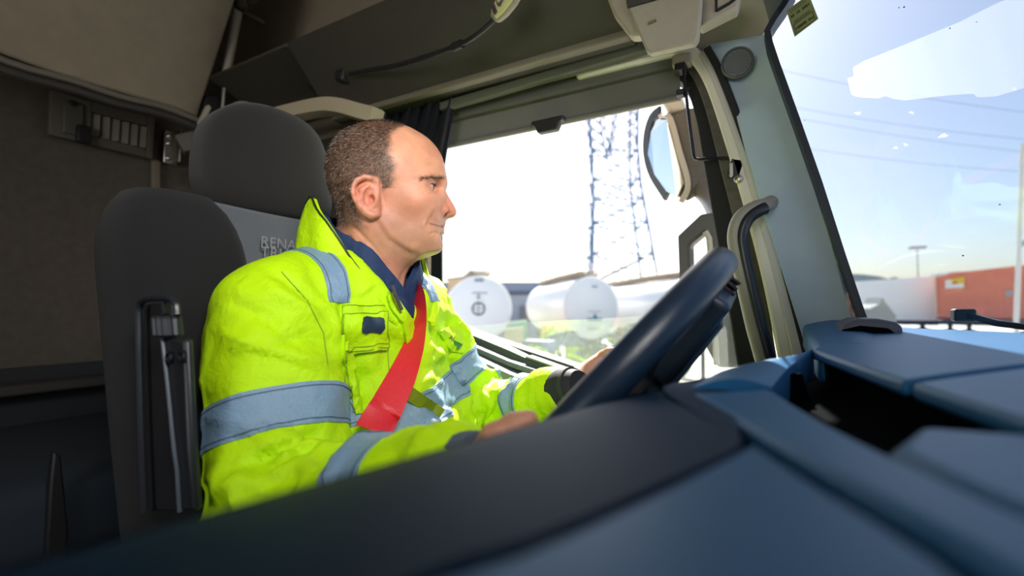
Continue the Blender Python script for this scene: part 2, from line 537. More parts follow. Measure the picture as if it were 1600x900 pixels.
# ledge across the back wall behind the seats
MB().box((XB + 0.06, 0.2, -0.235), (0.12, 1.7, 0.03)).build('ledge', mat('ledge_dark', (0.05, 0.046, 0.042), .9), wb, bevel=0.008)
MB().bar(at(243, 250, x=-1.95), at(243, 330, x=-1.95), 0.028, 0.02, (1, 0, 0)).build('wall_rib', mat('rib', (0.2, 0.17, 0.13), 0.8), wb, bevel=0.006)
wl = structure(MB().box(((XB - 0.87) / 2, YL + 0.03, 0.075), (-0.87 - XB, 0.06, ZC - ZF))
               .box((-0.435, YL + 0.03, 0.875), (0.87, 0.06, 0.65)).build('wall_left', M_BROWN, smooth=False))
wr = structure(MB().box(((XB - 0.80) / 2, YR - 0.03, 0.075), (-0.80 - XB, 0.06, ZC - ZF))
               .box((-0.40, YR - 0.03, 0.885), (0.80, 0.06, 0.63))
               .box((-0.35, YR - 0.03, -0.625), (0.90, 0.06, 0.85)).build('wall_right', M_BEIGE, smooth=False))
structure(MB().box((0.63, (YL + YR) / 2, -0.575), (0.06, YL - YR, 0.95)).build('wall_front', M_DARK, smooth=False))

# ------------------------------------------------------------------ windshield
base = catmull([(0.131, 0.961, -0.06), (0.287, 0.839, -0.06), (0.42, 0.62, -0.06), (0.52, 0.30, -0.06), (0.56, -0.13, -0.06),
                (0.52, -0.56, -0.06), (0.42, -0.90, -0.06), (0.285, -1.10, -0.06), (0.125, -1.24, -0.06)], 6)
def ws(i, t):
    b = base[i]; return Vector((b.x - 0.165 * t, (b.y + 0.13) * (1 - 0.030 * t) - 0.13, b.z + 0.80 * t))
WSG = [[ws(i, j / 10) for j in range(11)] for i in range(len(base))]
win1 = thing('window_1', 'windshield', 'window', (0.125, 0.965, -0.06))
del win1['label'], win1['category']
structure(win1)
wsm = MB().grid(WSG).build('pane', M_GLASS, win1, angle=0)
WSB = BVHTree.FromPolygons([p for r in WSG for p in r], [tuple(q.vertices) for q in wsm.data.polygons])
def on_glass(px, py, off=0.002):
    h = WSB.ray_cast(Vector((0, 0, 0)), rayd(px, py).normalized())
    if h[0] is None:
        p = at(px, py, x=0.3); return p, Vector((1, 0, 0))
    n = h[1] if h[1].dot(h[0]) < 0 else -h[1]
    return h[0] + n * off, n
# header over the windshield
hd = [ws(i, 1.0) for i in range(len(base))]
structure(MB().loft([[p + Vector((0.01, 0, -0.005)), p + Vector((0.03, 0, 0.10)), Vector((0.05, p.y, ZC)), Vector((0.0, p.y, ZC)), p + Vector((-0.05, 0, 0.03))] for p in hd]).build('trim_1', M_BEIGE))
# pale film painted on the glass in the shape of a bright reflection
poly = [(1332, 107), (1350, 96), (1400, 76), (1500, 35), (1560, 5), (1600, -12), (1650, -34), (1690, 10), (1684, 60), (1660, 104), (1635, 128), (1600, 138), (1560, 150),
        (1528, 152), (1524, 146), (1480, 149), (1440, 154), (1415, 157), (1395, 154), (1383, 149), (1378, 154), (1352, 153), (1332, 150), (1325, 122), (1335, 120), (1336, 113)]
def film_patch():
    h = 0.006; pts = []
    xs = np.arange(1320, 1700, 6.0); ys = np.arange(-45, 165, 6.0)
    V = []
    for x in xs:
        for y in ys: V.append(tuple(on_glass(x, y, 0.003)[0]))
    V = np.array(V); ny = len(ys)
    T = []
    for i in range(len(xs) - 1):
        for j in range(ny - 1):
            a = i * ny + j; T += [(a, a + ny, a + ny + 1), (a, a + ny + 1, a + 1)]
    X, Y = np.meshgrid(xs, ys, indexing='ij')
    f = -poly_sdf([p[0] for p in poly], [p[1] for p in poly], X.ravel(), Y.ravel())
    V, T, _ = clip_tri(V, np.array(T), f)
    npmesh('painted_reflection', V, T, M_FILM, win1, angle=0, label='pale wedge painted as a reflection on the upper windshield')
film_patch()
def smear(px, py, a, b, rot):
    P = []
    for k in range(10):
        t = 2 * math.pi * k / 10; rr = 1 + 0.3 * math.sin(3 * t + px)
        x, y = a * rr * math.cos(t), b * rr * math.sin(t)
        P.append(on_glass(px + x * math.cos(rot) - y * math.sin(rot), py + x * math.sin(rot) + y * math.cos(rot), 0.003)[0])
    MB().add(P, [tuple(range(10))]).build('smear', M_FILMW, win1, smooth=False)
M_FILMW = glass('white_smear', (1, 1, 1), film=0.5, gloss=0.0)
M_FLY = mat('dirt_speck', (0.02, 0.02, 0.02), 0.9)
for a in ((1342, 177, 5, 2.5, 0), (1426, 176, 4, 2, 0.3), (1476, 212, 8, 3, -0.2), (1417, 226, 4, 2, 0.4), (1401, 231, 4, 2, 0)): smear(*a)
def specks():
    m = MB()
    for x, y, s in ((1565, 319, 1.6), (1507, 399, 1.8), (1487, 44, 1.3), (1415, 11, 1.6), (1407, 12, 1.2), (1529, 34, 1.0), (1259, 188, 1.0)):
        p, n = on_glass(x, y, 0.003); m.ell(p, 0.0011 * s / 1.5 * p.length, 6, 4)
    o = m.build('dirt_specks', M_FLY, win1); o['kind'] = 'stuff'
specks()
# black seal between pillar and glass
seal = [(1236, -8), (1220, 18), (1206, 38), (1196, 56), (1200, 76), (1212, 112), (1240, 190), (1275, 290), (1310, 400), (1336, 478), (1345, 503)]
SP = [at(x + 3, y, y=0.945) for x, y in seal]
MB().sweep(SP, [(-0.005, -0.02), (0.005, -0.02), (0.005, 0.02), (-0.005, 0.02)], up0=(1, 0, 0)).build('seal', mat('seal_blue_black', (0.006, 0.012, 0.022), 0.45), win1)

# service sticker on the windshield
stk = thing('service_sticker', 'yellow green service sticker with handwritten date and mileage stuck on the windshield', 'sticker', on_glass(1255, 28)[0])
def sticker():
    q = [(1231, 17), (1266, -8), (1281, 30), (1244, 58)]
    P = [on_glass(x, y, 0.004)[0] for x, y in q]
    n = on_glass(1255, 28)[1]
    c = sum(P, Vector()) / 4
    MB().prism(P, n * 0.0006).build('paper', mat('sticker_paper', (0.24, 0.26, 0.12), 0.7, noise=0.12, nscale=90), stk, smooth=False)
    rt = ((P[1] - P[0]) + (P[2] - P[3])).normalized(); up = ((P[0] - P[3]) + (P[1] - P[2])).normalized()
    L = (P[1] - P[0]).length; H = (P[0] - P[3]).length
    ink = mat('sticker_ink', (0.012, 0.014, 0.008), 0.8)
    ink2 = mat('sticker_print', (0.07, 0.09, 0.035), 0.8)
    f = n * 0.0012
    if rt.cross(up).dot(n) < 0: pass
    text('writing', '30  10  2021', L * 0.165, c + up * H * 0.17 + f, rt, up, ink, stk)
    text('writing', '140000  km', L * 0.165, c - up * H * 0.30 + f, rt, up, ink, stk)
    m = MB()
    def fr(u, v): return c + rt * (u * L) + up * (v * H) + f
    for a, b in (((-.42, -.12), (.42, -.12)), ((.42, -.12), (.42, -.44)), ((.42, -.44), (-.42, -.44)), ((-.42, -.44), (-.42, -.12))): m.bar(fr(*a), fr(*b), 0.0012, 0.0003, n)
    for v in (0.40, 0.33, -0.03, -0.075): 
        for u in np.arange(-.36, .36, .09): m.bar(fr(u, v), fr(u + .06, v), 0.0012, 0.0003, n)
    o = m.build('printed_lines', ink2, stk, smooth=False); o['kind'] = 'stuff'
sticker()

# ------------------------------------------------------------------ left windshield pillar
pil = structure(thing('trim_2', 'x', 'x', at(1300, 520, y=0.95))); del pil['label'], pil['category']
Lp = catmull([(1104, 70, 0), (1128, 112, 0), (1150, 178, 0), (1170, 250, 0), (1196, 335, 0), (1228, 440, 0), (1264, 556, 0)], 8)
Rp = catmull([(1196, 54, 0), (1212, 100, 0), (1234, 170, 0), (1262, 250, 0), (1288, 330, 0), (1318, 420, 0), (1352, 530, 0)], 8)
G = []
for a, b in zip(Lp, Rp):
    row = []
    for k in range(15):
        u = k / 14; x = a.x + (b.x - a.x) * u; y = a.y + (b.y - a.y) * u
        yy = 0.962
        # upper dished zone round the loudspeaker
        e = (x - (1190 - max(0, y - 140) * 1.25))
        dish = 1 - float(sstep(-32, 26, e)); dish *= float(sstep(60, 78, y - (x - 1104) * -0.18)) if y < 200 else 1
        row.append(at(x, y, y=yy + 0.020 * dish * (1 - float(sstep(200, 320, y)))))
    G.append(row)
MB().grid(G, (-0.02, 0.06, 0)).build('pillar_cover', M_GREY, pil, angle=60)
sp = at(1152, 98, y=0.955); spn = (Vector((0, 0, 0)) - sp); spn = (spn.normalized() + Vector((0, -1.5, 0))).normalized()
q = Vector((0, 0, 1)).rotation_difference(spn).to_matrix()
rr = 0.0265
MB().lathe(sp, [(rr + .002, -.008), (rr + .002, .002), (rr - .001, .004), (rr - .003, .001), (rr - .003, -.004)], 40, spn).build('speaker_ring', mat('speaker_ring', (0.10, 0.11, 0.105), 0.5), pil)
m = MB(); hm = MB(); m.lathe(sp, [(rr - .002, -.006), (rr - .002, 0.0), (0.001, 0.0015)], 40, spn); m.build('speaker_grille', mat('speaker_grey', (0.13, 0.14, 0.135), 0.5), pil)
for i in range(-8, 9):
    for j in range(-8, 9):
        x = (i + (j % 2) * 0.5) * 0.0034; y = j * 0.003
        if x * x + y * y < (rr - .005) ** 2:
            c = sp + q @ Vector((x, y, 0.0008 + 0.0008 * (1 - (x * x + y * y) / rr ** 2))); hm.lathe(c, [(0.0010, -0.0006), (0.0010, 0.0005)], 6, spn)
o = hm.build('grille_holes', M_BLACK, pil, smooth=False); o['kind'] = 'stuff'

# header corner above the pillar
hc = structure(thing('trim_3', 'x', 'x', at(1150, 40, y=0.97))); del hc['label'], hc['category']
def slabpx(pts, name, m, parent, th=(0, 0.04, 0), **kw):
    return MB().prism([at(p[0], p[1], y=p[2]) for p in pts], th).build(name, m, parent, **kw)
MB().grid([[at(1040 + 40 * 0, 66, y=1.0), at(1075, 78, y=1.0), at(1103, 107, y=1.0)],
           [at(1060, 30, y=.985), at(1120, 50, y=.985), at(1150, 76, y=.985)],
           [at(1085, -30, y=.96), at(1175, 10, y=.965), at(1182, 62, y=.965)],
           [at(1100, -60, y=.94), at(1215, -10, y=.95), at(1199, 57, y=.95)],
           [at(1110, -70, y=.95), at(1245, -40, y=.945), at(1238, -8, y=.945)]], (-0.02, 0.06, 0.0)).build('header_corner', mat('header_beige', (0.34, 0.31, 0.24), 0.6, bump=.15, bscale=900), hc, subsurf=2)
slabpx([(1072, -20, .86), (1158, -22, .86), (1152, 12, .86), (1093, 42, .86)], 'locker_face', M_BEIGE, hc, (0, .03, 0), bevel=.004)
mm = MB(); 
fr = [at(x, y, y=.858) for x, y in ((1119, -8), (1119, 17), (1140, 5), (1154, -6))]
for a, b in zip(fr, fr[1:]): mm.bar(a, b, .004, .004, (0, 1, 0))
mm.build('locker_gap', M_BLACK, hc)
MB().box(at(1091, 28, y=.855), (.012, .012, .026)).build('red_latch', mat('latch_red', (0.10, 0.012, 0.01), 0.6), hc, bevel=.002)

# added blind, out of view, blocking light over the passenger's half of the windshield
bld = thing('windshield_light_blocker', 'unseen dark blind added to shade the dash, over the passenger half of the windshield', 'light blocker', ws(30, .9) + Vector((-.03, 0, 0)))
MB().grid([[ws(i, t) + Vector((-.035, 0, .01)) for t in np.linspace(.12, .95, 6)] for i in range(19, len(base) - 3)], (-.004, 0, 0)).build('cloth', mat('blocker_cloth', (0.03, 0.03, 0.03), .9), bld)
MB().tube([ws(i, .95) + Vector((-.04, 0, .01)) for i in range(19, len(base) - 3)], .016, 10).build('blocker_roller', M_DARK, bld)

# ------------------------------------------------------------------ driver's door and its window
door = structure(thing('door_1', 'x', 'x', (-0.4, 1.03, -1.0))); del door['label'], door['category']
def px_y(pts, y): return [at(p[0], p[1], y=y) for p in pts]
s0, s1, s2, s3 = at(700, 508, y=1.0), at(742, 524, y=1.0), at(935, 588, y=1.0), at(1150, 640, y=1.0)
# panel under the window
MB().prism([(s0.x - .1, 1.02, s0.z + .02), s0 + Vector((0, .02, 0)), s1 + Vector((0, .02, 0)), s2 + Vector((0, .02, 0)), s3 + Vector((0, .02, 0)), (0.12, 1.02, -.25), (0.12, 1.02, -1.0), (s0.x - .1, 1.02, -1.0)], (0, .05, 0)).build('door_panel', mat('door_panel', (0.075, 0.085, 0.085), 0.6), door, smooth=False)
def ledge(pts, name, m, wd, th, y, **kw):
    P = [at(a, b, y=y) for a, b in pts]
    return MB().sweep(P, [(-th, -wd / 2), (0, -wd / 2), (0, wd / 2), (-th, wd / 2)], up0=(0, 0, 1)).build(name, m, door, bevel=.004, **kw)
M_SILLD = mat('sill_dark', (0.045, 0.058, 0.062), 0.5)
M_SILLL = mat('sill_light', (0.085, 0.105, 0.13), 0.5)
ledge([(700, 503), (742, 521), (800, 545), (826, 557), (880, 574), (938, 590), (1060, 622)], 'window_sill', M_SILLD, .05, .03, 1.0)
ledge([(700, 520), (742, 537), (800, 562), (848, 578)], 'sill_step', M_SILLL, .05, .014, .965)
ledge([(826, 555), (880, 574), (938, 590), (1000, 606)], 'sill_cap', mat('sill_cap', (0.16, 0.17, 0.18), .5), .035, .006, .985)
ledge([(690, 532), (742, 553), (800, 580), (842, 596)], 'inner_rail', mat('rail_blue_grey', (0.085, 0.105, 0.14), .5), .06, .02, .93)
ledge([(845, 583), (890, 596), (945, 611), (1010, 628)], 'switch_console', mat('console_grey', (0.23, 0.28, 0.33), .45), .10, .05, .925)
MB().bar(at(893, 589, y=.93), at(945, 603, y=.93), .05, .012, (0, 0, 1)).build('switch_plate', mat('silver_plate', (0.62, 0.62, 0.62), .35), door, bevel=.003)
mm = MB()
for k in range(3): mm.bar(at(900 + k * 16, 589 + k * 4.4, y=.93), at(911 + k * 16, 592 + k * 4.4, y=.93), .03, .02, (0, 0, 1))
mm.build('window_switch', M_GREYDK, door, bevel=.002)
MB().prism([at(690, 545, y=.945), at(842, 604, y=.945), at(1000, 650, y=.945), (0.0, .945, -.6), (-.85, .945, -.6)], (0, .07, 0)).build('lower_panel', mat('lower_panel', (0.16, 0.17, 0.15), .5), door, smooth=False)
# glass lowered part way: its top edge crosses low in the opening
win2 = structure(thing('window_2', 'x', 'x', (-0.4, 1.05, -.1))); del win2['label'], win2['category']
gp = px_y([(690, 512), (760, 507), (1140, 487)], 1.045)
MB().prism([gp[0], gp[1], gp[2], (0.1, 1.045, -.28), (-0.75, 1.045, -.28)], (0, .004, 0)).build('pane', M_GLASSDUST, win2, smooth=False)

# window aperture: rubber channel, beige frame, front edge
def curve_sweep(pts, y, prof, name, m, parent, up0=(0, 1, 0), n=8, **kw):
    P = catmull([at(a, b, y=(c[0] if c else y)) for a, b, *c in pts], n)
    return MB().sweep(P, prof, up0=up0).build(name, m, parent, **kw)
def rect(w_, t_): return [(-t_ / 2, -w_ / 2), (t_ / 2, -w_ / 2), (t_ / 2, w_ / 2), (-t_ / 2, w_ / 2)]
fr_ = structure(thing('trim_4', 'x', 'x', (-.1, 1.0, 0))); del fr_['label'], fr_['category']
M_FRDK = mat('frame_channel', (0.11, 0.10, 0.085), 0.7, noise=.3, nscale=60)
# all strips follow the front edge of the opening, each a little further forward
curve_sweep([(1040, 108), (1072, 112), (1094, 136), (1110, 185), (1122, 250), (1136, 330), (1152, 420), (1165, 500), (1176, 570)], 1.035, rect(.052, .05), 'rubber_channel', M_RUBBER, fr_, bevel=.004)
curve_sweep([(1080, 100), (1098, 125), (1116, 172), (1136, 250), (1160, 345), (1180, 440), (1200, 560)], 1.02, rect(.030, .05), 'glass_run', M_FRDK, fr_, bevel=.003)
curve_sweep([(905, 120), (1000, 97), (1060, 84), (1086, 92), (1106, 118), (1124, 160), (1148, 235), (1176, 330), (1204, 440), (1228, 560)], 1.0, rect(.026, .05), 'beige_frame', mat('frame_sunlit', (0.74, 0.69, 0.60), .45), fr_, bevel=.006)  # cream brightened to stand in for sunlit frame edges
curve_sweep([(1100, 88), (1120, 124), (1140, 175), (1166, 250), (1192, 338), (1220, 440), (1248, 560)], .995, rect(.020, .045), 'frame_edge', mat('frame_edge', (0.62, 0.58, 0.56), .5), fr_, bevel=.003)  # pale strip; sun on the frame edge put into its colour
curve_sweep([(1106, 82), (1124, 115), (1150, 180), (1176, 255), (1204, 345), (1234, 450), (1262, 560)], .99, rect(.014, .05), 'frame_seal', M_RUBBER, fr_, bevel=.003)
# trunking of the opening above: rail, gap, white strip
hr = structure(thing('trim_5', 'x', 'x', (-.4, .97, .52))); del hr['label'], hr['category']
M_RAIL = mat('rail_olive', (0.10, 0.105, 0.075), 0.5)
curve_sweep([(690, 168), (800, 136), (900, 107), (1015, 72)], .955, rect(.022, .02), 'curtain_rail', M_RAIL, hr, n=2, bevel=.003)
curve_sweep([(690, 186), (800, 155), (900, 127), (1060, 80)], 1.02, rect(.05, .03), 'rail_gap', M_RUBBER, hr, n=2)
curve_sweep([(690, 172), (800, 144), (900, 118), (990, 95), (1060, 80)], 1.0, rect(.010, .02), 'pale_strip', mat('pale_strip', (0.52, 0.46, 0.36), .5), hr, n=2, bevel=.002)

# roller shade with its pull
shd = thing('roller_shade', 'grey roller shade pulled a little way down over the side window', 'shade', at(870, 190, y=1.0))
z0 = .44
p0 = at(690, 222, y=1.005); p1 = at(1062, 147, y=1.005)
xa, xb = p0.x - .06, p1.x
MB().box(((xa + xb) / 2, 1.012, .483), (xb - xa, .006, .085)).build('cloth', M_SHADE, shd, smooth=False)
MB().box(((xa + xb) / 2, 1.008, .522), (xb - xa + .02, .035, .035)).build('cassette', mat('shade_cassette', (0.115, 0.11, 0.10), .7), shd, bevel=.006)
MB().cyl((xa, 1.010, .4435), (xb, 1.010, .4435), .0075, 14).build('hem_bar', mat('hem_bar', (0.16, 0.155, 0.14), .6), shd)
a = at(858, 187, y=1.0)
MB().loft([[(a.x - .045 + k * s_, .992, .447 - .034 * k) for s_ in (0, 1)] if 0 else [(a.x - .042 * c, .985 + dy, z) for dy in (0, .02)] + [(a.x + .042 * c, .985 + dy, z) for dy in (.02, 0)] for c, z in ((1, .450), (1, .440), (.8, .437), (.62, .421), (.55, .418))]).build('pull', M_BLACK, shd, bevel=.003)

# wire guide rod for the shade
rod = thing('shade_guide_rod', 'thin black wire rod bent at the foot beside the mirror window', 'rod', at(1090, 240, y=.97))
P = [at(x, y, y=.975) for x, y in ((1067, 95), (1070, 130), (1077, 190), (1084, 244))] + [at(1086, 248, y=.975), at(1092, 249, y=.975), at(1120, 247, y=.985), at(1138, 247, y=.985), at(1145, 250, y=.985), at(1148, 258, y=.985)]
MB().tube(P, .0032, 8).build('wire', mat('wire_black', (0.03, 0.03, 0.04), .25, metal=.6), rod)
MB().box(at(1066, 97, y=.985), (.036, .03, .022)).build('upper_clip', mat('clip_beige', (0.40, 0.34, 0.28), .6), rod, bevel=.003)
MB().box(at(1064, 107, y=.985), (.022, .03, .018)).build('stop_block', M_BLACK, rod, bevel=.002)
m = MB(); c = at(1068, 141, y=.975); m.tube([c + Vector((-.012, 0, 0)), c + Vector((.012, 0, .002))], .0028, 8); m.box(c + Vector((-.006, 0, -.006)), (.014, .02, .012)); m.build('middle_clip', M_BLACK, rod, bevel=.001)
m = MB(); c = at(1150, 264, y=.985); m.box(c, (.024, .02, .034), Matrix.Rotation(.3, 3, 'Y')); m.build('lower_clip', M_BLACK, rod, bevel=.002)
m = MB(); m.lathe(at(1156, 281, y=.98), [(.008, 0), (.008, .01), (.004, .013)], 12, (-.3, -1, 0)); m.build('screw', M_STEEL, rod)
MB().box(at(1143, 266, y=.98), (.006, .012, .026)).build('clip_tab', mat('tab_white', (.6, .58, .54), .5), rod, bevel=.001)

# grab handle on the pillar
gh = thing('grab_handle', 'tall black grab handle with a painted beige highlight, bent at the top beside the pillar', 'handle', at(1190, 560, y=.93))
P = catmull([at(x, y, y=yy) for x, y, yy in ((1205, 316, .97), (1196, 321, .945), (1178, 326, .93), (1158, 340, .925), (1149, 365, .925), (1152, 395, .925), (1164, 450, .925), (1178, 510, .925), (1192, 560, .925), (1200, 590, .93))], 6)
MB().tube(P, .0135, 14).build('bar', mat('handle_highlight', (0.33, 0.30, 0.26), .45), gh)  # beige bar colour paints the highlight along the handle's rear side
Q = [p + Vector((.011, -.004, -.004)) for p in P[10:]]
MB().tube(Q, .0112, 12).build('grip_strip', mat('grip_dark', (0.012, 0.017, 0.026), .35), gh)

# curtain gathered at the rear edge of the window
cur = thing('curtain', 'navy curtain gathered behind the driver at the rear of the side window', 'curtain', at(650, 180, y=.95))
rows = []
T0 = [(712, 134), (700, 150), (712, 170)]
for i in range(13):
    t = i / 12; row = []
    for k in range(49):
        u = k / 48
        xt = 600 + 118 * u; yt = 158 - 26 * u
        xb_ = 560 + 122 * u ** 0.9; yb_ = 330 + 10 * u
        # pulled in towards the tie, then hanging straight
        x = xt + (xb_ - xt) * t ** 0.8; y = yt + (yb_ - yt) * t
        dy = .010 * math.sin(u * 46 + t * 2.0) + .006 * math.sin(u * 23 + 1 + 3 * t)
        row.append(at(x, y, y=.955 + dy))
    rows.append(row)
MB().grid(rows, (0, .004, 0)).build('cloth', M_NAVYCURT, cur, angle=80)
MB().box(at(713, 136, y=.95), (.03, .03, .03)).build('runner', M_BLACK, cur, bevel=.004)
# rear post of the door opening
bp = structure(thing('trim_6', 'x', 'x', (-.8, 1.03, 0))); del bp['label'], bp['category']
MB().prism([at(676, 190, y=1.045), at(690, 190, y=1.045), at(691, 560, y=1.045), at(672, 560, y=1.045)], (-.012, .02, 0)).build('rear_post', mat('post_black', (0.012, 0.015, 0.018), .5), bp, smooth=False)
MB().bar(at(687, 208, y=1.04), at(687, 228, y=1.04), .010, .008, (0, 1, 0)).build('post_clip', mat('clip_blue', (.05, .09, .2), .5), bp)

MB().box((-1.12, YL - .012, -.24), (.50, .024, 1.62)).build('rear_panel', mat('side_panel_dark', (0.045, 0.04, 0.034), .85), bp, bevel=.006)

# ------------------------------------------------------------------ upper bunk and the fittings behind the seat
bunk = thing('upper_bunk', 'brown cloth covered upper bunk folded up against the rear wall', 'bunk', (-1.6, 0.1, .6))
Ya, Yb = -1.25, .765
rows = []
for i, (dx, z) in enumerate(((0, .576), (.006, .588), (.02, .62), (.09, .73), (.19, .90), (.30, 1.10))):
    rows.append([Vector((-1.505 + dx + .004 * math.sin(7 * y_), y_ , z + (.006 * math.sin(11 * y_) if i == 0 else 0))) for y_ in np.linspace(Ya, Yb, 30)])
for r in rows: r[-1].y -= .01; r[-1].x -= .02
MB().grid(rows, (-.12, 0, .03)).build('mattress_face', M_BROWN, bunk, bevel=.012, seg=3)
P = [Vector((-1.508 + .003 * math.sin(15 * y_), y_, .568 + .006 * math.sin(11 * y_) + .003 * math.sin(31 * y_))) for y_ in np.linspace(Ya, Yb - .01, 60)]
MB().tube(P, .008, 8).build('piping', mat('piping_grey', (0.16, 0.14, 0.115), .7), bunk)
P = [p + Vector((-.02, 0, -.014)) for p in P]
MB().tube(P, .011, 8).build('lower_piping', mat('piping_dark', (0.05, 0.045, 0.04), .8), bunk)

st = thing('gas_strut', 'grey gas strut holding up the folded bunk', 'strut', at(349, 182, y=.80))
a = at(351, 130, y=.80); b = at(376, -6, y=.80); c = at(347, 178, y=.80)
MB().cyl(a, b, .013, 16).build('cylinder', mat('strut_grey', (0.30, 0.27, 0.22), .45), st)
MB().cyl(c, a, .0055, 12).build('piston_rod', mat('strut_rod', (.4, .38, .35), .3, metal=.7), st)
MB().ell(at(376, 8, y=.80), .02, 12, 8).build('ball_end', M_DARK, st)
mb_ = MB(); p = at(372, 14, y=.80); mb_.cyl(p, p + Vector((0, .08, 0)), .009, 10); mb_.build('pivot_pin', M_DARK, st)
br = thing('bunk_latch', 'dark hinge arm with pale plastic guard under the folded bunk', 'hinge', at(330, 190, x=-1.5))
MB().prism([at(x, y, x=-1.5) for x, y in ((322, 148), (352, 152), (360, 190), (330, 215), (312, 200))], (-.04, 0, 0)).build('arm', M_BLACK, br, bevel=.004)
MB().prism([at(x, y, x=-1.47) for x, y in ((326, 163), (331, 168), (318, 196), (312, 192))], (-.02, 0, 0)).build('guard', mat('guard_pale', (.42, .38, .31), .5), br, bevel=.002)
MB().bar(at(280, 228, x=-1.6), at(345, 210, x=-1.55), .05, .055, (0, 0, 1)).build('cross_bar', mat('cross_bar', (0.10, 0.09, 0.08), .6), br, bevel=.004)
P = catmull([at(x, y, x=-1.45) for x, y in ((356, 172), (368, 163), (382, 161), (392, 164))], 5)
MB().tube(P, .006, 8).build('cable_loop', mat('cable_grey', (.35, .35, .35), .5), br)

hp = thing('hinge_plate', 'shiny bolted steel hinge plate on the rear wall', 'plate', at(266, 230, x=-1.93))
c = at(266, 231, x=-1.945)
MB().box(c, (.012, .045, .125)).build('plate', M_STEEL, hp, bevel=.004)
MB().box(c + Vector((.03, .006, .0)), (.06, .006, .12)).build('flange', M_STEEL, hp, bevel=.002)
for dz in (.04, .012, -.043):
    MB().lathe(c + Vector((.006, -.008, dz)), [(.010, 0), (.010, .007), (.005, .012)], 12, (1, 0, 0)).build('bolt', M_STEEL, hp)

# vent panel on the rear wall
av = thing('air_vent', 'dark slatted air vent with a socket block low on the rear wall', 'vent', at(150, 200, x=-1.95))
X0 = -1.935
c4 = [at(75, 143, x=X0), at(238, 186, x=X0), at(234, 250, x=X0), at(73, 212, x=X0)]
def vq(u, v, dx=0): 
    a = c4[0].lerp(c4[1], u); b = c4[3].lerp(c4[2], u); p = a.lerp(b, v); return p + Vector((dx, 0, 0))
m = MB()
hole = (.36, .93, .24, .80)
for u0, u1, v0, v1 in ((0, hole[0], 0, 1), (hole[1], 1, 0, 1), (hole[0], hole[1], 0, hole[2]), (hole[0], hole[1], hole[3], 1)):
    m.prism([vq(u0, v0), vq(u1, v0), vq(u1, v1), vq(u0, v1)], (.022, 0, 0))
M_VENT = mat('vent_grey', (0.12, 0.108, 0.09), .6)
m.build('frame', M_VENT, av, bevel=.003)
MB().prism([vq(hole[0], hole[2]), vq(hole[1], hole[2]), vq(hole[1], hole[3]), vq(hole[0], hole[3])], (.003, 0, 0)).build('backing', M_BLACK, av, smooth=False)
for k in range(6):
    u = hole[0] + .012 + k * (hole[1] - hole[0]) / 6
    MB().prism([vq(u, hole[2] + .02, .004), vq(u + .075, hole[2] + .02, .014), vq(u + .075, hole[3] - .02, .014), vq(u, hole[3] - .02, .004)], (.006, 0, 0)).build('slat', mat('slat_grey', (0.22, 0.19, 0.16), .6), av, bevel=.001)
MB().prism([vq(.10, .16, .022), vq(.28, .16, .022), vq(.28, .9, .022), vq(.10, .9, .022)], (.010, 0, 0)).build('cover_plate', mat('cover_plate', (0.10, 0.09, 0.075), .6), av, bevel=.004)
MB().prism([vq(.21, .66, .03), vq(.33, .66, .03), vq(.33, 1.05, .03), vq(.21, 1.05, .03)], (.022, 0, 0)).build('socket', M_BLACK, av, bevel=.003)
MB().ell(vq(.18, .2, .034), (.004, .012, .009), 12, 8).build('button', M_BLACK, av)

# side storage over the window
sto = thing('overhead_storage', 'long dark overhead side storage above the driver window', 'storage', (-.7, .85, .6))
def prof(zlo, xs, ylo=.90):
    return [[(x, ylo, zlo), (x, ylo - .012, zlo + .014), (x, .752, .695), (x, .765, .71), (x, YL, .73), (x, YL, zlo + .02), (x, ylo + .03, zlo)] for x in xs]
MB().loft(prof(.541, (-1.10, -.225))).build('front_box', M_DARK, sto, bevel=.006)
MB().loft(prof(.635, (-1.48, -1.104), .92)).build('rear_box', M_DARK, sto, bevel=.006)
MB().sweep([(-1.09, .903, .545), (-.23, .903, .545)], [(-.008, -.012), (.008, -.012), (.011, 0), (.008, .012), (-.008, .012)], up0=(0, 0, 1)).build('lower_edge', mat('edge_lit', (0.17, 0.15, 0.11), .5), sto, bevel=.004)  # lighter tone paints the lit rounding of the lower edge
P = catmull([at(x, y, y=.9) for x, y in ((455, 132), (478, 126), (496, 130), (510, 150), (516, 172))], 5)
MB().sweep(P, rect(.05, .03), up0=(0, 1, 0)).build('recess', M_BLACK, sto)

# curved beige grab rail behind the head
rl = thing('curved_grab_rail', 'curved beige band rail on the side wall above the headrest', 'rail', at(500, 170, y=.88))
P = catmull([at(x, y, y=.88) for x, y in ((330, 212), (400, 194), (450, 181), (490, 172), (520, 168), (545, 171), (570, 178), (593, 184))], 6)
MB().sweep(P, [(-.021, -.012), (.019, -.012), (.021, 0), (.019, .03), (-.019, .03), (-.022, .0)], up0=(0, 0, 1)).build('band', mat('rail_beige', (0.50, 0.43, 0.30), .4), rl, angle=50)
MB().box(at(592, 184, y=.93), (.03, .10, .03)).build('bracket', M_DARK, rl, bevel=.004)
MB().box(at(420, 190, y=.97), (.04, .19, .03)).build('bracket', M_DARK, rl, bevel=.004)

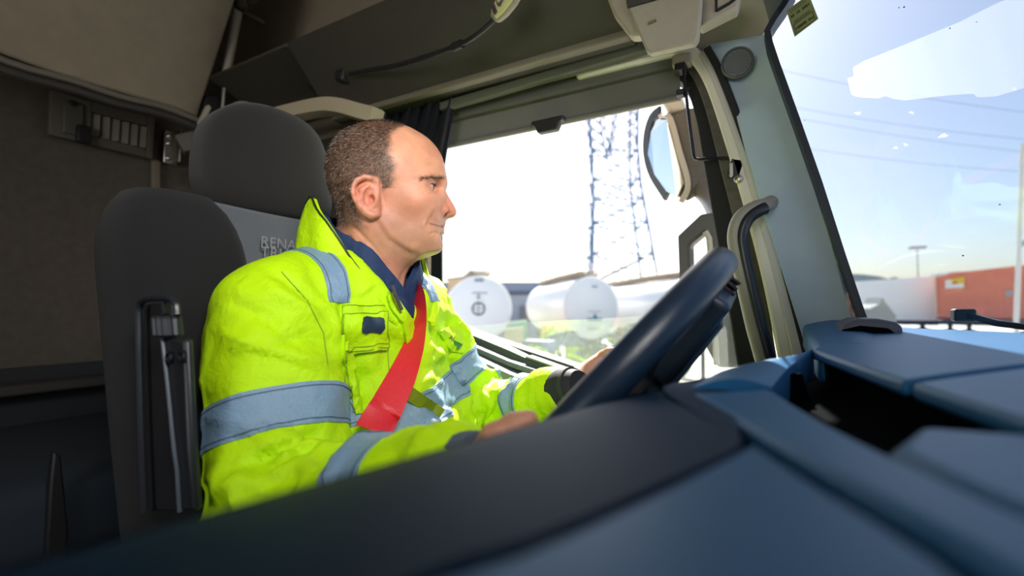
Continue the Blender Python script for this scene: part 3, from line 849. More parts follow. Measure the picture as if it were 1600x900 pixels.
# gooseneck reading lamp
lp = thing('reading_lamp', 'black gooseneck reading lamp with pale yellow head under the storage', 'lamp', at(541, 122, y=.80))
c = at(541, 122, y=.845)
MB().box(c, (.032, .05, .032), Matrix.Rotation(.2, 3, 'Y')).build('mount', M_BLACK, lp, bevel=.005)
P = catmull([at(x, y, y=yy) for x, y, yy in ((546, 116, .82), (575, 110, .81), (620, 102, .80), (670, 87, .79), (715, 71, .78), (740, 58, .77), (762, 41, .765), (778, 24, .76))], 6)
MB().tube(P, .0055, 10).build('gooseneck', M_BLACK, lp)
MB().cyl(at(708, 74, y=.782), at(722, 68, y=.778), .009, 12).build('collar', M_BLACK, lp)
a = at(774, 28, y=.76); b = at(812, -22, y=.735); d = (b - a).normalized()
sd = Vector((0, -1, 0)); sd = (sd - d * sd.dot(d)).normalized(); wv = d.cross(sd)
rg = []
for t, w_ in ((0, .011), (.12, .017), (.35, .022), (.7, .023), (1, .016)):
    p = a.lerp(b, t); rg.append([p + wv * (w_ * math.cos(q_)) + sd * (.012 * math.sin(q_)) for q_ in np.linspace(0, 2 * math.pi, 17)[:-1]])
MB().loft(rg).build('lamp_head', mat('lamp_head', (0.30, 0.27, 0.21), .4), lp)
rg = []
for t, w_ in ((.10, .013), (.35, .018), (.7, .019), (.95, .012)):
    p = a.lerp(b, t) + sd * .009; rg.append([p + wv * (w_ * math.cos(q_)) + sd * (.006 * math.sin(q_)) for q_ in np.linspace(0, 2 * math.pi, 17)[:-1]])
MB().loft(rg).build('face_plate', mat('lamp_yellow', (0.62, 0.60, 0.28), .4), lp)
p = a.lerp(b, .20) + sd * .014
MB().box(p, (.020, .010, .006), Matrix((wv, d, sd)).transposed()).build('switch', mat('switch_purple', (0.07, 0.045, 0.05), .4), lp, bevel=.002)
p = a.lerp(b, .48) + sd * .014
MB().lathe(p, [(.010, 0), (.010, .003), (.007, .004), (.006, .001), (.0001, .002)], 20, sd).build('lens', M_STEEL, lp)

# side sun visor folded up at the corner
vis = thing('sun_visor', 'beige side sun visor board hanging at the front roof corner', 'visor', at(1050, 40, y=.82))
slabpx([(984, -30, .82), (1098, -30, .82), (1094, 30, .82), (1091, 58, .82), (1086, 66, .82), (1016, 82, .82), (1009, 78, .82), (986, 24, .82), (978, 4, .82)], 'board', mat('visor_beige', (0.40, 0.355, 0.28), .6, noise=.05, nscale=80, bump=.1, bscale=1500), vis, (0, .02, 0), bevel=.004)
slabpx([(938, -30, .83), (972, -30, .83), (1004, 54, .83), (984, 55, .83), (958, 22, .83)], 'side_flap', M_BEIGE, vis, (0, .03, 0), bevel=.006)
slabpx([(978, 0, .815), (1040, -14, .815), (1040, -6, .815), (980, 11, .815)], 'slot', mat('slot_dark', (0.045, 0.045, 0.04), .6), vis, (0, .006, 0))
MB().box(at(1019, 34, y=.818), (.014, .004, .004), Matrix.Rotation(-.15, 3, 'Y')).build('pinch_mark', mat('visor_brown', (0.2, 0.17, 0.13), .7), vis)  # small darker brown mark on the visor board

# ------------------------------------------------------------------ driver's seat
seat = thing('driver_seat', 'black cloth driver seat with grey upper panel under the driver', 'seat', (-.62, .56, -1.05))
def pillow(c, r, p=3.2, rot=None, nu=40, nv=24):
    """Superellipsoid cushion."""
    M = rot or Matrix.Identity(3); c = Vector(c); rings = []
    def sp(v, e): return math.copysign(abs(v) ** (2 / e), v)
    for i in range(1, nv):
        a = -math.pi / 2 + math.pi * i / nv; row = []
        for j in range(nu):
            b = 2 * math.pi * j / nu
            row.append(c + M @ Vector((r[0] * sp(math.cos(a), p) * sp(math.cos(b), p), r[1] * sp(math.cos(a), p) * sp(math.sin(b), p), r[2] * sp(math.sin(a), p))))
        rings.append(row)
    return rings
lean = Matrix.Rotation(R(-10), 3, 'Y')
for sgn, nm in ((-1, 'side_bolster'), (1, 'side_bolster')):
    y0 = .56 + sgn * .205
    rings = []
    # bolster: rounded head, leaning back, with a deep forward wing
    for i in range(1, 30):
        t = i / 30; z = -.52 + .712 * t
        e = 1 - max(0, (t - .80) / .2) ** 2.6 * .999; e = max(e, .0) ** .5
        e2 = min(1, (t / .05)) ** .5
        rx, ry = .092 * e * e2, (.083 - .012 * max(0, .5 - t)) * e * e2
        cx = -.605 - .20 * t
        row = []
        for j in range(36):
            b = 2 * math.pi * j / 36
            sx = math.copysign(abs(math.cos(b)) ** .72, math.cos(b)); sy = math.copysign(abs(math.sin(b)) ** .72, math.sin(b))
            row.append((cx + rx * sx + .018 * sgn * 0, y0 + ry * sy + sgn * .012 * sx * 0, z))
        rings.append(row)
    MB().loft(rings).build(nm, M_SEAT, seat, angle=80)
MB().loft(pillow((-.845, .56, -.20), (.065, .17, .33), 4, lean)).build('backrest', M_SEAT, seat, angle=80)
MB().loft(pillow((-.43, .56, -.62), (.28, .27, .085), 4)).build('seat_cushion', M_SEAT, seat, angle=80)
MB().box((-.45, .56, -.79), (.45, .42, .2)).box((-.45, .56, -.95), (.5, .5, .2)).build('suspension_base', M_BLACK, seat, bevel=.02)
# grey panel between the bolsters
m = MB()
rows = []
for t in np.linspace(0, 1, 12):
    z = .170 - .45 * t; rows.append([Vector((-.782 + .05 * t - .016 * math.sin(math.pi * u) + .012 * max(0, (t < .03)) , .395 + .335 * u, z - (.028 * max(0, (u - .86) / .14) ** 2 if t < .05 else 0))) for u in np.linspace(0, 1, 14)])
MB().grid(rows, (-.05, 0, 0)).build('upper_panel', M_SEATGREY, seat, bevel=.006, angle=50)
lt = mat('seat_lettering', (0.26, 0.27, 0.285), .6)
# lettering on the panel, left edge at the photograph's R
a = at(405, 377, x=-.776); 
text('lettering', 'RENAULT', .0265, (-.7765, a.y + .062, a.z), (0, 1, 0), (.1, 0, 1), lt, seat, spacing=1.05)
text('lettering', 'TRUCKS', .0265, (-.7745, a.y + .055, a.z - .0185), (0, 1, 0), (.1, 0, 1), lt, seat, spacing=1.12)
# headrest
hc_ = Vector((-.865, .575, .283))
hr_ = []
for ring in pillow((0, 0, 0), (.062, .138, .112), 3.4, None, 56, 32):
    row = []
    for p in ring:
        p = Vector(p); t = (p.z + .112) / .224
        p.y *= 1.0 - .16 * t ** 2
        p.x += -.045 * (abs(p.y) / .138) ** 2 + .012 * (1 - t)          # curved round the head
        row.append(hc_ + Matrix.Rotation(R(-6), 3, 'Y') @ p)
    hr_.append(row)
MB().loft(hr_).build('headrest', mat('headrest_cloth', (0.014, 0.012, 0.0115), .95, noise=.2, nscale=400, bump=.35, bscale=1800, sheen=.15), seat, angle=80)
sv = []
for sgn in (-1, 1):
    MB().cyl((-.842, .575 + sgn * .058, .10), (-.842, .575 + sgn * .058, .21), .006, 12).build('headrest_post', M_STEEL, seat)
# folded armrest with its knob, on the near side of the seat
arm = MB(); 
ya = .258
P = [at(x, y, y=ya) for x, y in ((226, 800), (222, 700), (219, 600), (217, 500), (219, 476), (228, 468), (250, 466), (268, 468), (275, 476), (277, 492))]
MB().tube(catmull(P, 4), .0038, 8).build('armrest_frame', mat('armrest_frame', (0.014, 0.017, 0.022), .35), seat)
MB().prism([at(x, y, y=ya + .01) for x, y in ((222, 474), (268, 472), (280, 800), (232, 800))], (0, .008, 0)).build('armrest_back', M_BLACK, seat, bevel=.003)
MB().prism([at(x, y, y=ya - .006) for x, y in ((251, 526), (288, 530), (296, 700), (304, 800), (276, 800), (270, 720))], (0, .010, 0)).build('armrest_plate', mat('armrest_plate', (0.010, 0.012, 0.015), .45), seat, bevel=.004)
P = [at(x, y, y=ya - .008) for x, y in ((254, 530), (262, 600), (272, 700), (277, 735), (281, 800))]
MB().tube(P, .0022, 8).build('armrest_edge', mat('edge_blue_grey', (0.06, 0.075, 0.10), .4), seat)
p0 = at(260, 493, y=ya - .004); p1 = at(263, 526, y=ya - .004)
kn = []
for t, r_ in ((0, .006), (.04, .011), (.15, .0125), (.9, .0125), (1, .010)):
    p = p0.lerp(p1, t); kn.append([p + Vector(((r_ + (.0013 if k % 2 else 0)) * math.cos(k * math.pi / 14), (r_ + (.0013 if k % 2 else 0)) * math.sin(k * math.pi / 14), 0)) for k in range(28)])
MB().loft(kn).build('armrest_knob', mat('knob_grey', (0.014, 0.017, 0.023), .45), seat, angle=20)
MB().cyl(at(256, 475, y=ya), p0, .0035, 10).build('armrest_stud', M_BLACK, seat)
for x, y in ((266, 559), (287, 557)):
    MB().lathe(at(x, y, y=ya - .007), [(.0065, 0), (.0065, .002), (.0045, .003), (.003, .0012), (.0001, .0012)], 16, (0, -1, 0)).build('armrest_screw', mat('screw_dark', (0.02, 0.02, 0.024), .35, metal=.6), seat)
# bed base and low locker behind the seat
bb = thing('lower_bunk', 'dark blue lower bunk mattress behind the driver seat', 'bunk', (-1.5, 0, -1.05))
MB().loft(pillow((-1.58, .0, -.42), (.36, 1.0, .09), 6)).build('mattress', mat('mattress_blue', (0.018, 0.026, 0.038), .9, bump=.3, bscale=500), bb, angle=80)
MB().box((-1.58, 0, -.78), (.68, 1.98, .54)).build('bunk_base', mat('bunk_base', (0.014, 0.018, 0.024), .8), bb, bevel=.02)
MB().prism([at(x, y, x=-1.20) for x, y in ((84, 706), (96, 712), (108, 830), (100, 900), (70, 900), (78, 760))], (-.02, 0, 0)).build('pull_strap', M_BLACK, bb, bevel=.004)

# ------------------------------------------------------------------ dashboard
dash = thing('dashboard', 'dark blue grey moulded dashboard top filling the foreground', 'dashboard', (.1, .2, -1.05))
def D(px, py, z): return at(px, py, z=z)
def near(x, y):
    """Height of the dash top: flat by the camera, rising towards the driver's corner."""
    return -.0575 + .030 * float(sstep(.45, .95, y))
# rear lip of the dash top, from the camera to the binnacle
lip = [(-.30, -.60), (-.235, -.25), (-.19, -.05), (-.155, .08), (-.120, .21), (-.094, .315), (-.055, .405), (-.036, .45), (-.018, .49), (0.008, .53)]
lipc = catmull([(a, b, 0) for a, b in lip], 6)
# near deck: from the lip forward to the groove
gro = catmull([(.11, -.60, 0), (.07, -.25, 0), (.052, -.05, 0), (.042, .06, 0), (.034, .13, 0), (.010, .18, 0), (-.028, .255, 0), (-.066, .335, 0), (-.052, .38, 0), (-.02, .43, 0)], 6)
rows = []
gro = [gro[int(round(i * (len(gro) - 1) / (len(lipc) - 1)))] for i in range(len(lipc))]
def deckgrid(A, B, n, zf, inset=0.0):
    G = []
    for a, b in zip(A, B):
        G.append([Vector((a.x + (b.x - a.x) * u, a.y + (b.y - a.y) * u, zf(u))) for u in np.linspace(0, 1, n)])
    return G
seam_ = [(-.20, -.60, 0), (-.14, -.25, 0), (-.105, -.05, 0), (-.066, .0765, 0), (-.054, .098, 0), (-.035, .146, 0), (-.010, .219, 0)]
def resample(P, n):
    L = [0]
    for a, b in zip(P, P[1:]): L.append(L[-1] + (b - a).length)
    out = []
    for t in np.linspace(0, L[-1], n):
        i = min(max(int(np.searchsorted(L, t)) - 1, 0), len(P) - 2); q = (t - L[i]) / max(L[i + 1] - L[i], 1e-9); out.append(P[i].lerp(P[i + 1], q))
    return out
seamA = resample(catmull(seam_ + [(-.028, .255, 0), (-.066, .335, 0), (-.052, .38, 0), (-.02, .43, 0)], 6), len(lipc))
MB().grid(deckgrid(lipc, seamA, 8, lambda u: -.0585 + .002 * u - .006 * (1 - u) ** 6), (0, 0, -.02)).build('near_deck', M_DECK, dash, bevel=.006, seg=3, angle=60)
sB = resample(catmull([(x + .004, y - .002, 0) for x, y, _ in seam_], 6), 40)
gB = resample(catmull([(.11, -.60, 0), (.07, -.25, 0), (.052, -.05, 0), (.042, .06, 0), (.034, .13, 0), (.010, .18, 0), (-.006, .215, 0)], 6), 40)
MB().grid(deckgrid(sB, gB, 6, lambda u: -.0570), (0, 0, -.02)).build('centre_deck', M_DASH, dash, bevel=.004, seg=3, angle=60)
MB().grid([[Vector((p.x - .03, p.y, -.072)), Vector((p.x + .03, p.y, -.072))] for p in resample(catmull(seam_, 6), 30)], (0, 0, -.004)).build('seam_floor', M_DASHDK, dash)
# face of the dash below the lip
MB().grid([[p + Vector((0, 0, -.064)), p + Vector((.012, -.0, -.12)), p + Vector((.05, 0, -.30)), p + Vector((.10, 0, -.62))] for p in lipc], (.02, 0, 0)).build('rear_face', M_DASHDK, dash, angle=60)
# second deck past the groove, up to the slot
s_in = catmull([(.13, -.60, 0), (.085, -.25, 0), (.066, -.05, 0), (.056, .06, 0), (.047, .13, 0), (.024, .18, 0), (-.014, .255, 0), (-.048, .325, 0)], 6)
s_out = catmull([(.16, -.60, 0), (.125, -.25, 0), (.108, -.05, 0), (.094, .06, 0), (.079, .14, 0), (.052, .20, 0), (.026, .27, 0), (.000, .372, 0)], 6)
def zslot(u): return -.0565
MB().grid(deckgrid(s_in, s_out, 6, zslot), (0, 0, -.02)).build('middle_deck', M_DASH, dash, bevel=.005, seg=3, angle=60)
# hollow slot between the middle deck and the raised far panel
sl_ = [Vector((.000, .372, 0)), Vector((.044, .655, 0)), Vector((.10, .29, 0)), Vector((.060, .285, 0)), Vector((.041, .237, 0))]
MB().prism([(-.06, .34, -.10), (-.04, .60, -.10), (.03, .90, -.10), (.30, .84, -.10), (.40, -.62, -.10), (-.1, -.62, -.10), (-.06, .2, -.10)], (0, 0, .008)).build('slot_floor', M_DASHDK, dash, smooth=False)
MB().prism([(.060, .285, -.0555), (.100, .292, -.0555), (.14, .13, -.0555), (.16, -.05, -.0555), (.108, -.05, -.0555), (.079, .14, -.0555), (.052, .20, -.0555), (.041, .237, -.0555)], (0, 0, -.02)).build('slot_end_deck', M_DASH, dash, bevel=.006, seg=3)
MB().prism([(.041, .237, -.06), (.060, .285, -.06), (.100, .292, -.06), (.14, .13, -.06), (.052, .2, -.06)], (0, 0, -.06)).build('slot_end', M_DASHDK, dash, smooth=False)
# hood left of the slot, before the pillar
hd_a = catmull([(-.048, .345, 0), (-.036, .45, 0), (-.015, .50, 0), (.018, .56, 0), (.045, .66, 0)], 6)
hd_b = catmull([(.001, .375, 0), (.008, .44, 0), (.018, .52, 0), (.030, .58, 0), (.047, .663, 0)], 6)
MB().grid([[Vector((a.x + (b.x - a.x) * u, a.y + (b.y - a.y) * u, -.0560 + .006 * math.sin(math.pi * u) )) for u in np.linspace(0, 1, 7)] for a, b in zip(hd_a, hd_b)], (0, 0, -.03)).build('binnacle_hood', M_DASH, dash, bevel=.006, seg=3, angle=60)
# raised far panel up to the windshield
fa = catmull([(.044, .655, 0), (.060, .55, 0), (.078, .43, 0), (.096, .32, 0), (.12, .20, 0), (.15, .05, 0), (.18, -.2, 0), (.22, -.60, 0)], 6)
fb = catmull([(.150, .90, 0), (.24, .82, 0), (.34, .66, 0), (.43, .46, 0), (.47, .30, 0), (.48, .10, 0), (.49, -.2, 0), (.47, -.60, 0)], 6)
def zfar(a, u): return (-.050 + .024 * u) if True else 0
G = [[Vector((a.x + (b.x - a.x) * u, a.y + (b.y - a.y) * u, -.0505 + .020 * u ** .9 + .003 * math.sin(math.pi * u))) for u in np.linspace(0, 1, 12)] for a, b in zip(fa, fb)]
n1 = 14
MB().grid(G[:n1], (0, 0, -.012)).build('far_panel', M_DASH, dash, bevel=.004, seg=3, angle=60)
G2 = [[p + Vector((.003, -.004, -.0005)) for p in r] for r in G[n1 - 1:]]
MB().grid(G2, (0, 0, -.012)).build('far_panel', M_DASH, dash, bevel=.004, seg=3, angle=60)
MB().grid([[r[0] + Vector((.012, 0, -.012)), r[0] + Vector((.016, 0, -.09))] for r in G], (.01, 0, 0)).build('slot_wall', M_DASHDK, dash)
# corner moulding by the pillar
MB().grid([[Vector((.05 + .10 * v, .66 + .26 * u, -.052 + .022 * u + .010 * math.sin(math.pi * v))) for v in np.linspace(0, 1, 6)] for u in np.linspace(0, 1, 6)], (0, 0, -.04)).build('corner_moulding', M_DASH, dash, bevel=.006)
MB().prism([(-.10, .62, -.10), (.16, .94, -.06), (.16, .98, -.06), (-.06, .98, -.14)], (0, 0, -.5)).build('corner_block', M_DASHDK, dash, smooth=False)
# rounded demister hood at the pillar's foot
hp_ = [at(x, y, y=.78) for x, y in ((1308, 528), (1316, 508), (1340, 498), (1372, 498), (1400, 503), (1412, 510), (1412, 530))]
MB().prism(hp_, (0, .10, 0)).build('demister_hood', mat('hood_grey', (0.10, 0.10, 0.125), .5), dash, bevel=.006, seg=3)
MB().prism([at(x, y, y=.775) for x, y in ((1306, 530), (1318, 515), (1345, 509), (1390, 513), (1410, 530))], (0, .03, 0)).build('demister_gap', M_DASHDK, dash, bevel=.003)
# instrument housing below and in front of the wheel
MB().loft(pillow((.02, .56, -.205), (.11, .17, .075), 4)).build('instrument_housing', M_DASHDK, dash, angle=60)
wq = [on_glass(x, y, -.012)[0] for x, y in ((1490, 491), (1520, 499), (1552, 508), (1600, 515), (1660, 524))]
wq += [wq[-1] + Vector((.05, -.09, -.03)), wq[-1] + Vector((.09, -.16, -.09))]
wp = thing('wiper', 'black wiper arm end lying at the foot of the windshield', 'wiper', wq[2])
MB().sweep(wq, [(-.004, -.005), (.004, -.005), (.004, .005), (-.004, .005)], up0=(0, 0, 1)).build('arm', M_BLACK, wp)
MB().box(on_glass(1496, 495, -.014)[0], (.024, .02, .018)).build('pivot_cap', M_BLACK, wp, bevel=.003)
cw = structure(MB().loft([[p + Vector((.004, .003, .012)), p + Vector((.12, .06, -.06)), p + Vector((.12, .06, -.30)), p + Vector((.004, .003, -.06))] for p in base]).build('trim_8', M_BLACK))
# ------------------------------------------------------------------ steering wheel
WN = Vector((-.7316, -.124, .670)).normalized()
WW = Vector((-.167, .986, 0)); WW = (WW - WN * WW.dot(WN)).normalized()
WU = WW.cross(WN); WU = WU if WU.z > 0 else -WU
WC = Vector((-.197, .545, -.113)) - WN * .004
WR = .225
whl = thing('steering_wheel', 'black steering wheel tilted in front of the driver', 'steering wheel', WC)
M_WHEEL = mat('wheel_leather', (0.009, 0.022, 0.046), .32, bump=.08, bscale=700)  # blue in the base colour stands in for the sheen on the rim
def wp_(phi, r, off=0): return WC + WU * (r * math.cos(phi)) + WW * (r * math.sin(phi)) + WN * off
P = [wp_(2 * math.pi * k / 72, WR) for k in range(72)]
rings = []
for k in range(73):
    a = 2 * math.pi * k / 72; rd = WU * math.cos(a) + WW * math.sin(a)
    rings.append([wp_(a, WR) + rd * (.0135 * math.cos(q_)) + WN * (.0165 * math.sin(q_)) for q_ in np.linspace(0, 2 * math.pi, 21)[:-1]])
MB().loft(rings, True, False).build('rim', M_WHEEL, whl, angle=0)
# hub cover and spokes
M_HUB = mat('hub_plastic', (0.010, 0.014, 0.022), .45)
MB().lathe(WC - WN * .055, [(.05, 0), (.085, .008), (.10, .03), (.092, .05), (.06, .06), (.001, .062)], 32, WN).build('hub_cover', M_HUB, whl)
for ph in (R(62), R(-62), R(180 - 40), R(180 + 40)):
    a_, b_ = wp_(ph, .07, -.03), wp_(ph, WR - .008, -.004)
    MB().bar(a_, b_, .055, .022, WN).build('spoke', M_HUB, whl, bevel=.008, seg=3)
# switch pods on the dash side of the spokes
for ph, nm in ((R(-35), 1), (R(35), 2)):
    c0, c1 = wp_(ph * .2, .09, -.032), wp_(ph * .35, WR - .022, -.022)
    MB().bar(c0, c1, .085, .030, WN).build('switch_pod', mat('pod_blue', (0.020, 0.036, 0.062), .4), whl, bevel=.008, seg=3)
for k in range(8):
    q_ = wp_(R(-4), WR - .052 + .006 * k, -.034 + .0018 * k)
    MB().bar(q_ - WW * .022, q_ + WW * .022, .0035, .016, WN).build('pod_rib', M_BLACK, whl, bevel=.001)
P = [wp_(R(-9), .075, -.052), wp_(R(-7), WR - .05, -.042)]
MB().bar(P[0], P[1], .045, .008, WN).build('trim_insert', mat('insert_blue', (0.028, 0.052, 0.09), .35), whl, bevel=.003)
MB().cyl(WC - WN * .05, WC - WN * .30, .045, 20).build('column', M_BLACK, whl)
stk_ = MB(); a_ = WC - WN * .10; stk_.tube([a_, a_ + WW * .1 + WU * .02, a_ + WW * .2 + WU * .05], [.008, .007, .010], 10); stk_.build('indicator_stalk', M_BLACK, whl)

# ------------------------------------------------------------------ yard outside
GZ = -2.45
M_GROUND = mat('yard_gravel', (0.74, 0.72, 0.65), 0.95, noise=.25, nscale=.6)
g = MB().box((0, 100, GZ - .1), (600, 420, .2)).build('ground', M_GROUND, smooth=False); structure(g)
M_TANK = mat('tank_white', (0.80, 0.81, 0.83), .35, noise=.03, nscale=2)
M_TANKEND = mat('tank_end', (0.72, 0.75, 0.82), .4)
M_CHASSIS = mat('chassis_dark', (0.03, 0.03, 0.032), .7)
M_TYRE = mat('tyre', (0.015, 0.015, 0.016), .85)
M_PIPE = mat('walkway_brown', (0.33, 0.25, 0.18), .7, noise=.3, nscale=5)
vdir = Vector((-math.sin(R(29)), math.cos(R(29)), 0)); rdir = Vector((math.cos(R(29)), math.sin(R(29)), 0))
AX = (vdir * 5.8 - rdir * .97).normalized()
SD = Vector((0, 0, 1)).cross(AX).normalized()
def tanker(cpx, cpy, d, rw, rh, label, L=6.2, hose=True):
    c = at(cpx, cpy, d=d); c0 = Vector((c.x, c.y, GZ))
    t = thing('tank_trailer', label, 'trailer', c0, 'white tank trailers parked outside')
    def ring(s_, k):
        return [c + AX * s_ - SD * (rw * k * math.cos(q_)) * 1 + Vector((0, 0, rh * k * math.sin(q_))) for q_ in np.linspace(0, 2 * math.pi, 49)[:-1]]
    MB().loft([ring(0, .985), ring(.05, 1), ring(L, 1), ring(L + .15, .9), ring(L + .22, .5)]).build('tank', M_TANK, t, angle=25)
    MB().loft([ring(-.02, .97), ring(-.07, .80), ring(-.10, .5), ring(-.11, .05)][::-1]).build('end_cap', M_TANKEND, t, angle=60)
    MB().sweep([ring(-.01, .985)[k] for k in range(48)], [(-.03, -.03), (.03, -.03), (.03, .03), (-.03, .03)], closed=True).build('rim', M_TANK, t)
    # walkway with hose along the crown
    m = MB(); top = Vector((0, 0, rh + .06))
    m.bar(c + AX * .3 + top - SD * .1, c + AX * L + top - SD * .1, .5, .10)
    m.build('walkway', M_PIPE, t)
    for k in range(7):
        p = c + AX * (.4 + k * (L - .6) / 6) + top
        m = MB()
        m.bar(p - SD * .38, p - SD * .38 + Vector((0, 0, .12)), .05, .05, AX); m.bar(p - SD * .38 + Vector((0, 0, .12)), p + SD * .3 + Vector((0, 0, .12)), .05, .05, AX)
        m.build('walkway_post', M_PIPE, t)
    MB().tube([c + AX * .2 + top + SD * .25 + Vector((0, 0, .05)), c + AX * 3 + top + SD * .3 + Vector((0, 0, .06)), c + AX * (L - .2) + top + SD * .25], .09, 8).build('hose', M_PIPE, t)
    m = MB(); m.bar(c + AX * .6 - Vector((0, 0, rh + .18)), c + AX * L - Vector((0, 0, rh + .18)), .9, .30); m.build('chassis', M_CHASSIS, t)
    for k in (L - 3.4, L - 2.1, L - .8):
        for s_ in (-1, 1):
            p = c0 + AX * k + SD * (s_ * .95) + Vector((0, 0, .5))
            MB().lathe(p - SD * .15, [(.3, 0), (.5, .02), (.5, .28), (.3, .30)], 24, SD).build('wheel', M_TYRE, t)
    for s_ in (-1, 1):
        p = c0 + AX * .8 + SD * (s_ * .6); MB().bar(p, p + Vector((0, 0, c.z - GZ - rh)), .1, .1, AX).build('landing_leg', M_CHASSIS, t)
    return t, c
t1, c1 = tanker(749, 481, 14.6, 1.03, 1.01, 'white tank trailer seen end on with a round crossed emblem, beside the driver')
t2, c2 = tanker(923, 480, 15.0, .91, 1.00, 'white tank trailer with a blue triangle emblem on its end, middle of the three')
t3, c3 = tanker(1092, 486, 13.6, .95, 1.02, 'white tank trailer mostly hidden behind the steering wheel and mirror')
INK = mat('emblem_ink', (0.05, 0.05, 0.075), .6)
INKL = mat('emblem_grey', (0.32, 0.33, 0.40), .6)
def onend(c, u, v, off=.125): return c - AX * off - SD * u + Vector((0, 0, v))
def emblems():
    k = 14.6 / F
    rt = -SD; up = Vector((0, 0, 1)); nrm = -AX
    # first tank: ring with crossed letters, strip above, small plate at the top
    cx, cy = (747 - 749) * k, (481 - 482.5) * k
    m = MB(); m.tube([onend(c1, cx + 9.5 * k * math.cos(a), cy + 9.5 * k * math.sin(a)) for a in np.linspace(0, 2 * math.pi, 33)[:-1]], .022, 6, closed=True); m.build('emblem_ring', INK, t1)
    for i, ch in enumerate('BAYER'):
        text('emblem_letter', ch, .115, onend(c1, cx, cy + (2 - i) * .072), rt, up, INK, t1)
        if i != 2: text('emblem_letter', ch, .115, onend(c1, cx + (i - 2) * .075, cy), rt, up, INKL, t1)
    m = MB(); m.bar(onend(c1, -12 * k, 23 * k), onend(c1, 12 * k, 23 * k), .04, .01, nrm); m.build('emblem_line', INKL, t1, smooth=False)
    m = MB(); m.bar(onend(c1, cx, 21 * k), onend(c1, cx, 13 * k), .09, .01, nrm); m.build('emblem_stem', INKL, t1, smooth=False)
    m = MB(); m.bar(onend(c1, -8 * k, 43 * k, .07), onend(c1, 6 * k, 43 * k, .07), .09, .04, nrm); m.build('number_plate', mat('plate_grey', (.22, .24, .30), .6), t1, smooth=False)
    # second tank: small mark at the top, triangle emblem with lines of lettering
    k = 15 / F
    m = MB(); m.bar(onend(c2, 0, 32 * k), onend(c2, 9 * k, 32 * k), .06, .01, nrm); m.build('top_mark', INKL, t2, smooth=False)
    bl = mat('emblem_blue', (0.09, 0.24, 0.36), .6)
    m = MB(); m.prism([onend(c2, 0 * k, -20 * k), onend(c2, 10 * k, -20 * k), onend(c2, 5 * k, -9 * k)], nrm * .01); m.build('emblem_triangle', bl, t2, smooth=False)
    m = MB(); m.bar(onend(c2, -8 * k, -19.5 * k), onend(c2, 16 * k, -19.5 * k), .09, .01, nrm); m.build('emblem_bar', bl, t2, smooth=False)
    m = MB()
    for a in range(9): m.bar(onend(c2, (-6 + a * 2.4) * k, -7 * k), onend(c2, (-4.6 + a * 2.4) * k, -6.6 * k), .03, .01, nrm)
    for a in range(7): m.bar(onend(c2, (-7 + a * 3.1) * k, -34 * k), onend(c2, (-4.9 + a * 3.1) * k, -33.5 * k), .07, .01, nrm)
    o = m.build('small_lettering', INKL, t2, smooth=False); o['kind'] = 'stuff'
emblems()

# grey hall behind the tanks
hall = thing('warehouse', 'long low grey warehouse with a dark eaves band behind the tank trailers', 'building', at(860, 480, d=40) + Vector((0, 0, GZ)))
hd0 = 40.0
def hp(px, py, dd=0): return at(px, py, d=hd0 + dd)
ha, hb = hp(560, 480), hp(1180, 480)
def hq(px, z): p = ha.lerp(hb, (px - 560) / 620); return Vector((p.x, p.y, z))
zt = hp(860, 441).z; ze = hp(860, 455).z
MB().prism([hq(560, GZ), hq(1180, GZ), hq(1180, ze), hq(560, ze)], vdir * 12).build('wall', mat('hall_wall', (0.34, 0.37, 0.44), .8), hall, smooth=False)
MB().prism([hq(556, ze), hq(1184, ze), hq(1184, zt), hq(556, zt)], vdir * 12.3).build('eaves_band', mat('hall_band', (0.20, 0.24, 0.34), .7), hall, smooth=False)
MB().prism([p - vdir * .1 for p in (hq(556, ze - .35), hq(1184, ze - .35), hq(1184, ze), hq(556, ze))], vdir * .2).build('gutter', mat('hall_gutter', (0.09, 0.11, 0.16), .6), hall, smooth=False)
MB().prism([hq(727, zt), hq(763, zt), hq(765, zt + .45), hq(725, zt + .45)], vdir * 3).build('roof_monitor', mat('hall_monitor', (.22, .22, .25), .7), hall, smooth=False)
for a in (812, 1000, 1120):
    w_ = MB().prism([p - vdir * .12 for p in (hq(a, -1.9), hq(a + 14, -1.9), hq(a + 14, .1), hq(a, .1))], vdir * .12).build('window', mat('hall_window', (.10, .11, .13), .3), hall, smooth=False)
    for k in range(7):
        z = -1.8 + k * .29; p, q_ = hq(a, z) - vdir * .15, hq(a + 14, z) - vdir * .15
        MB().bar(p, q_, .04, .05).build('louvre', mat('hall_louvre', (.42, .40, .40), .6), w_, smooth=False)
bx = thing('roof_hut', 'small brown cabin roof showing left of the first tank', 'building', at(706, 500, d=30))
MB().prism([at(x, y, d=30) for x, y in ((700, 436), (722, 434), (722, 560), (700, 560))], vdir * 2).build('hut_wall', mat('hut_brown', (.45, .33, .22), .8), bx, smooth=False)
MB().prism([at(x, y, d=29.8) for x, y in ((697, 438), (725, 434), (725, 431), (697, 435))], vdir * 2.4).build('hut_roof', mat('hut_roof', (.25, .22, .2), .8), bx, smooth=False)

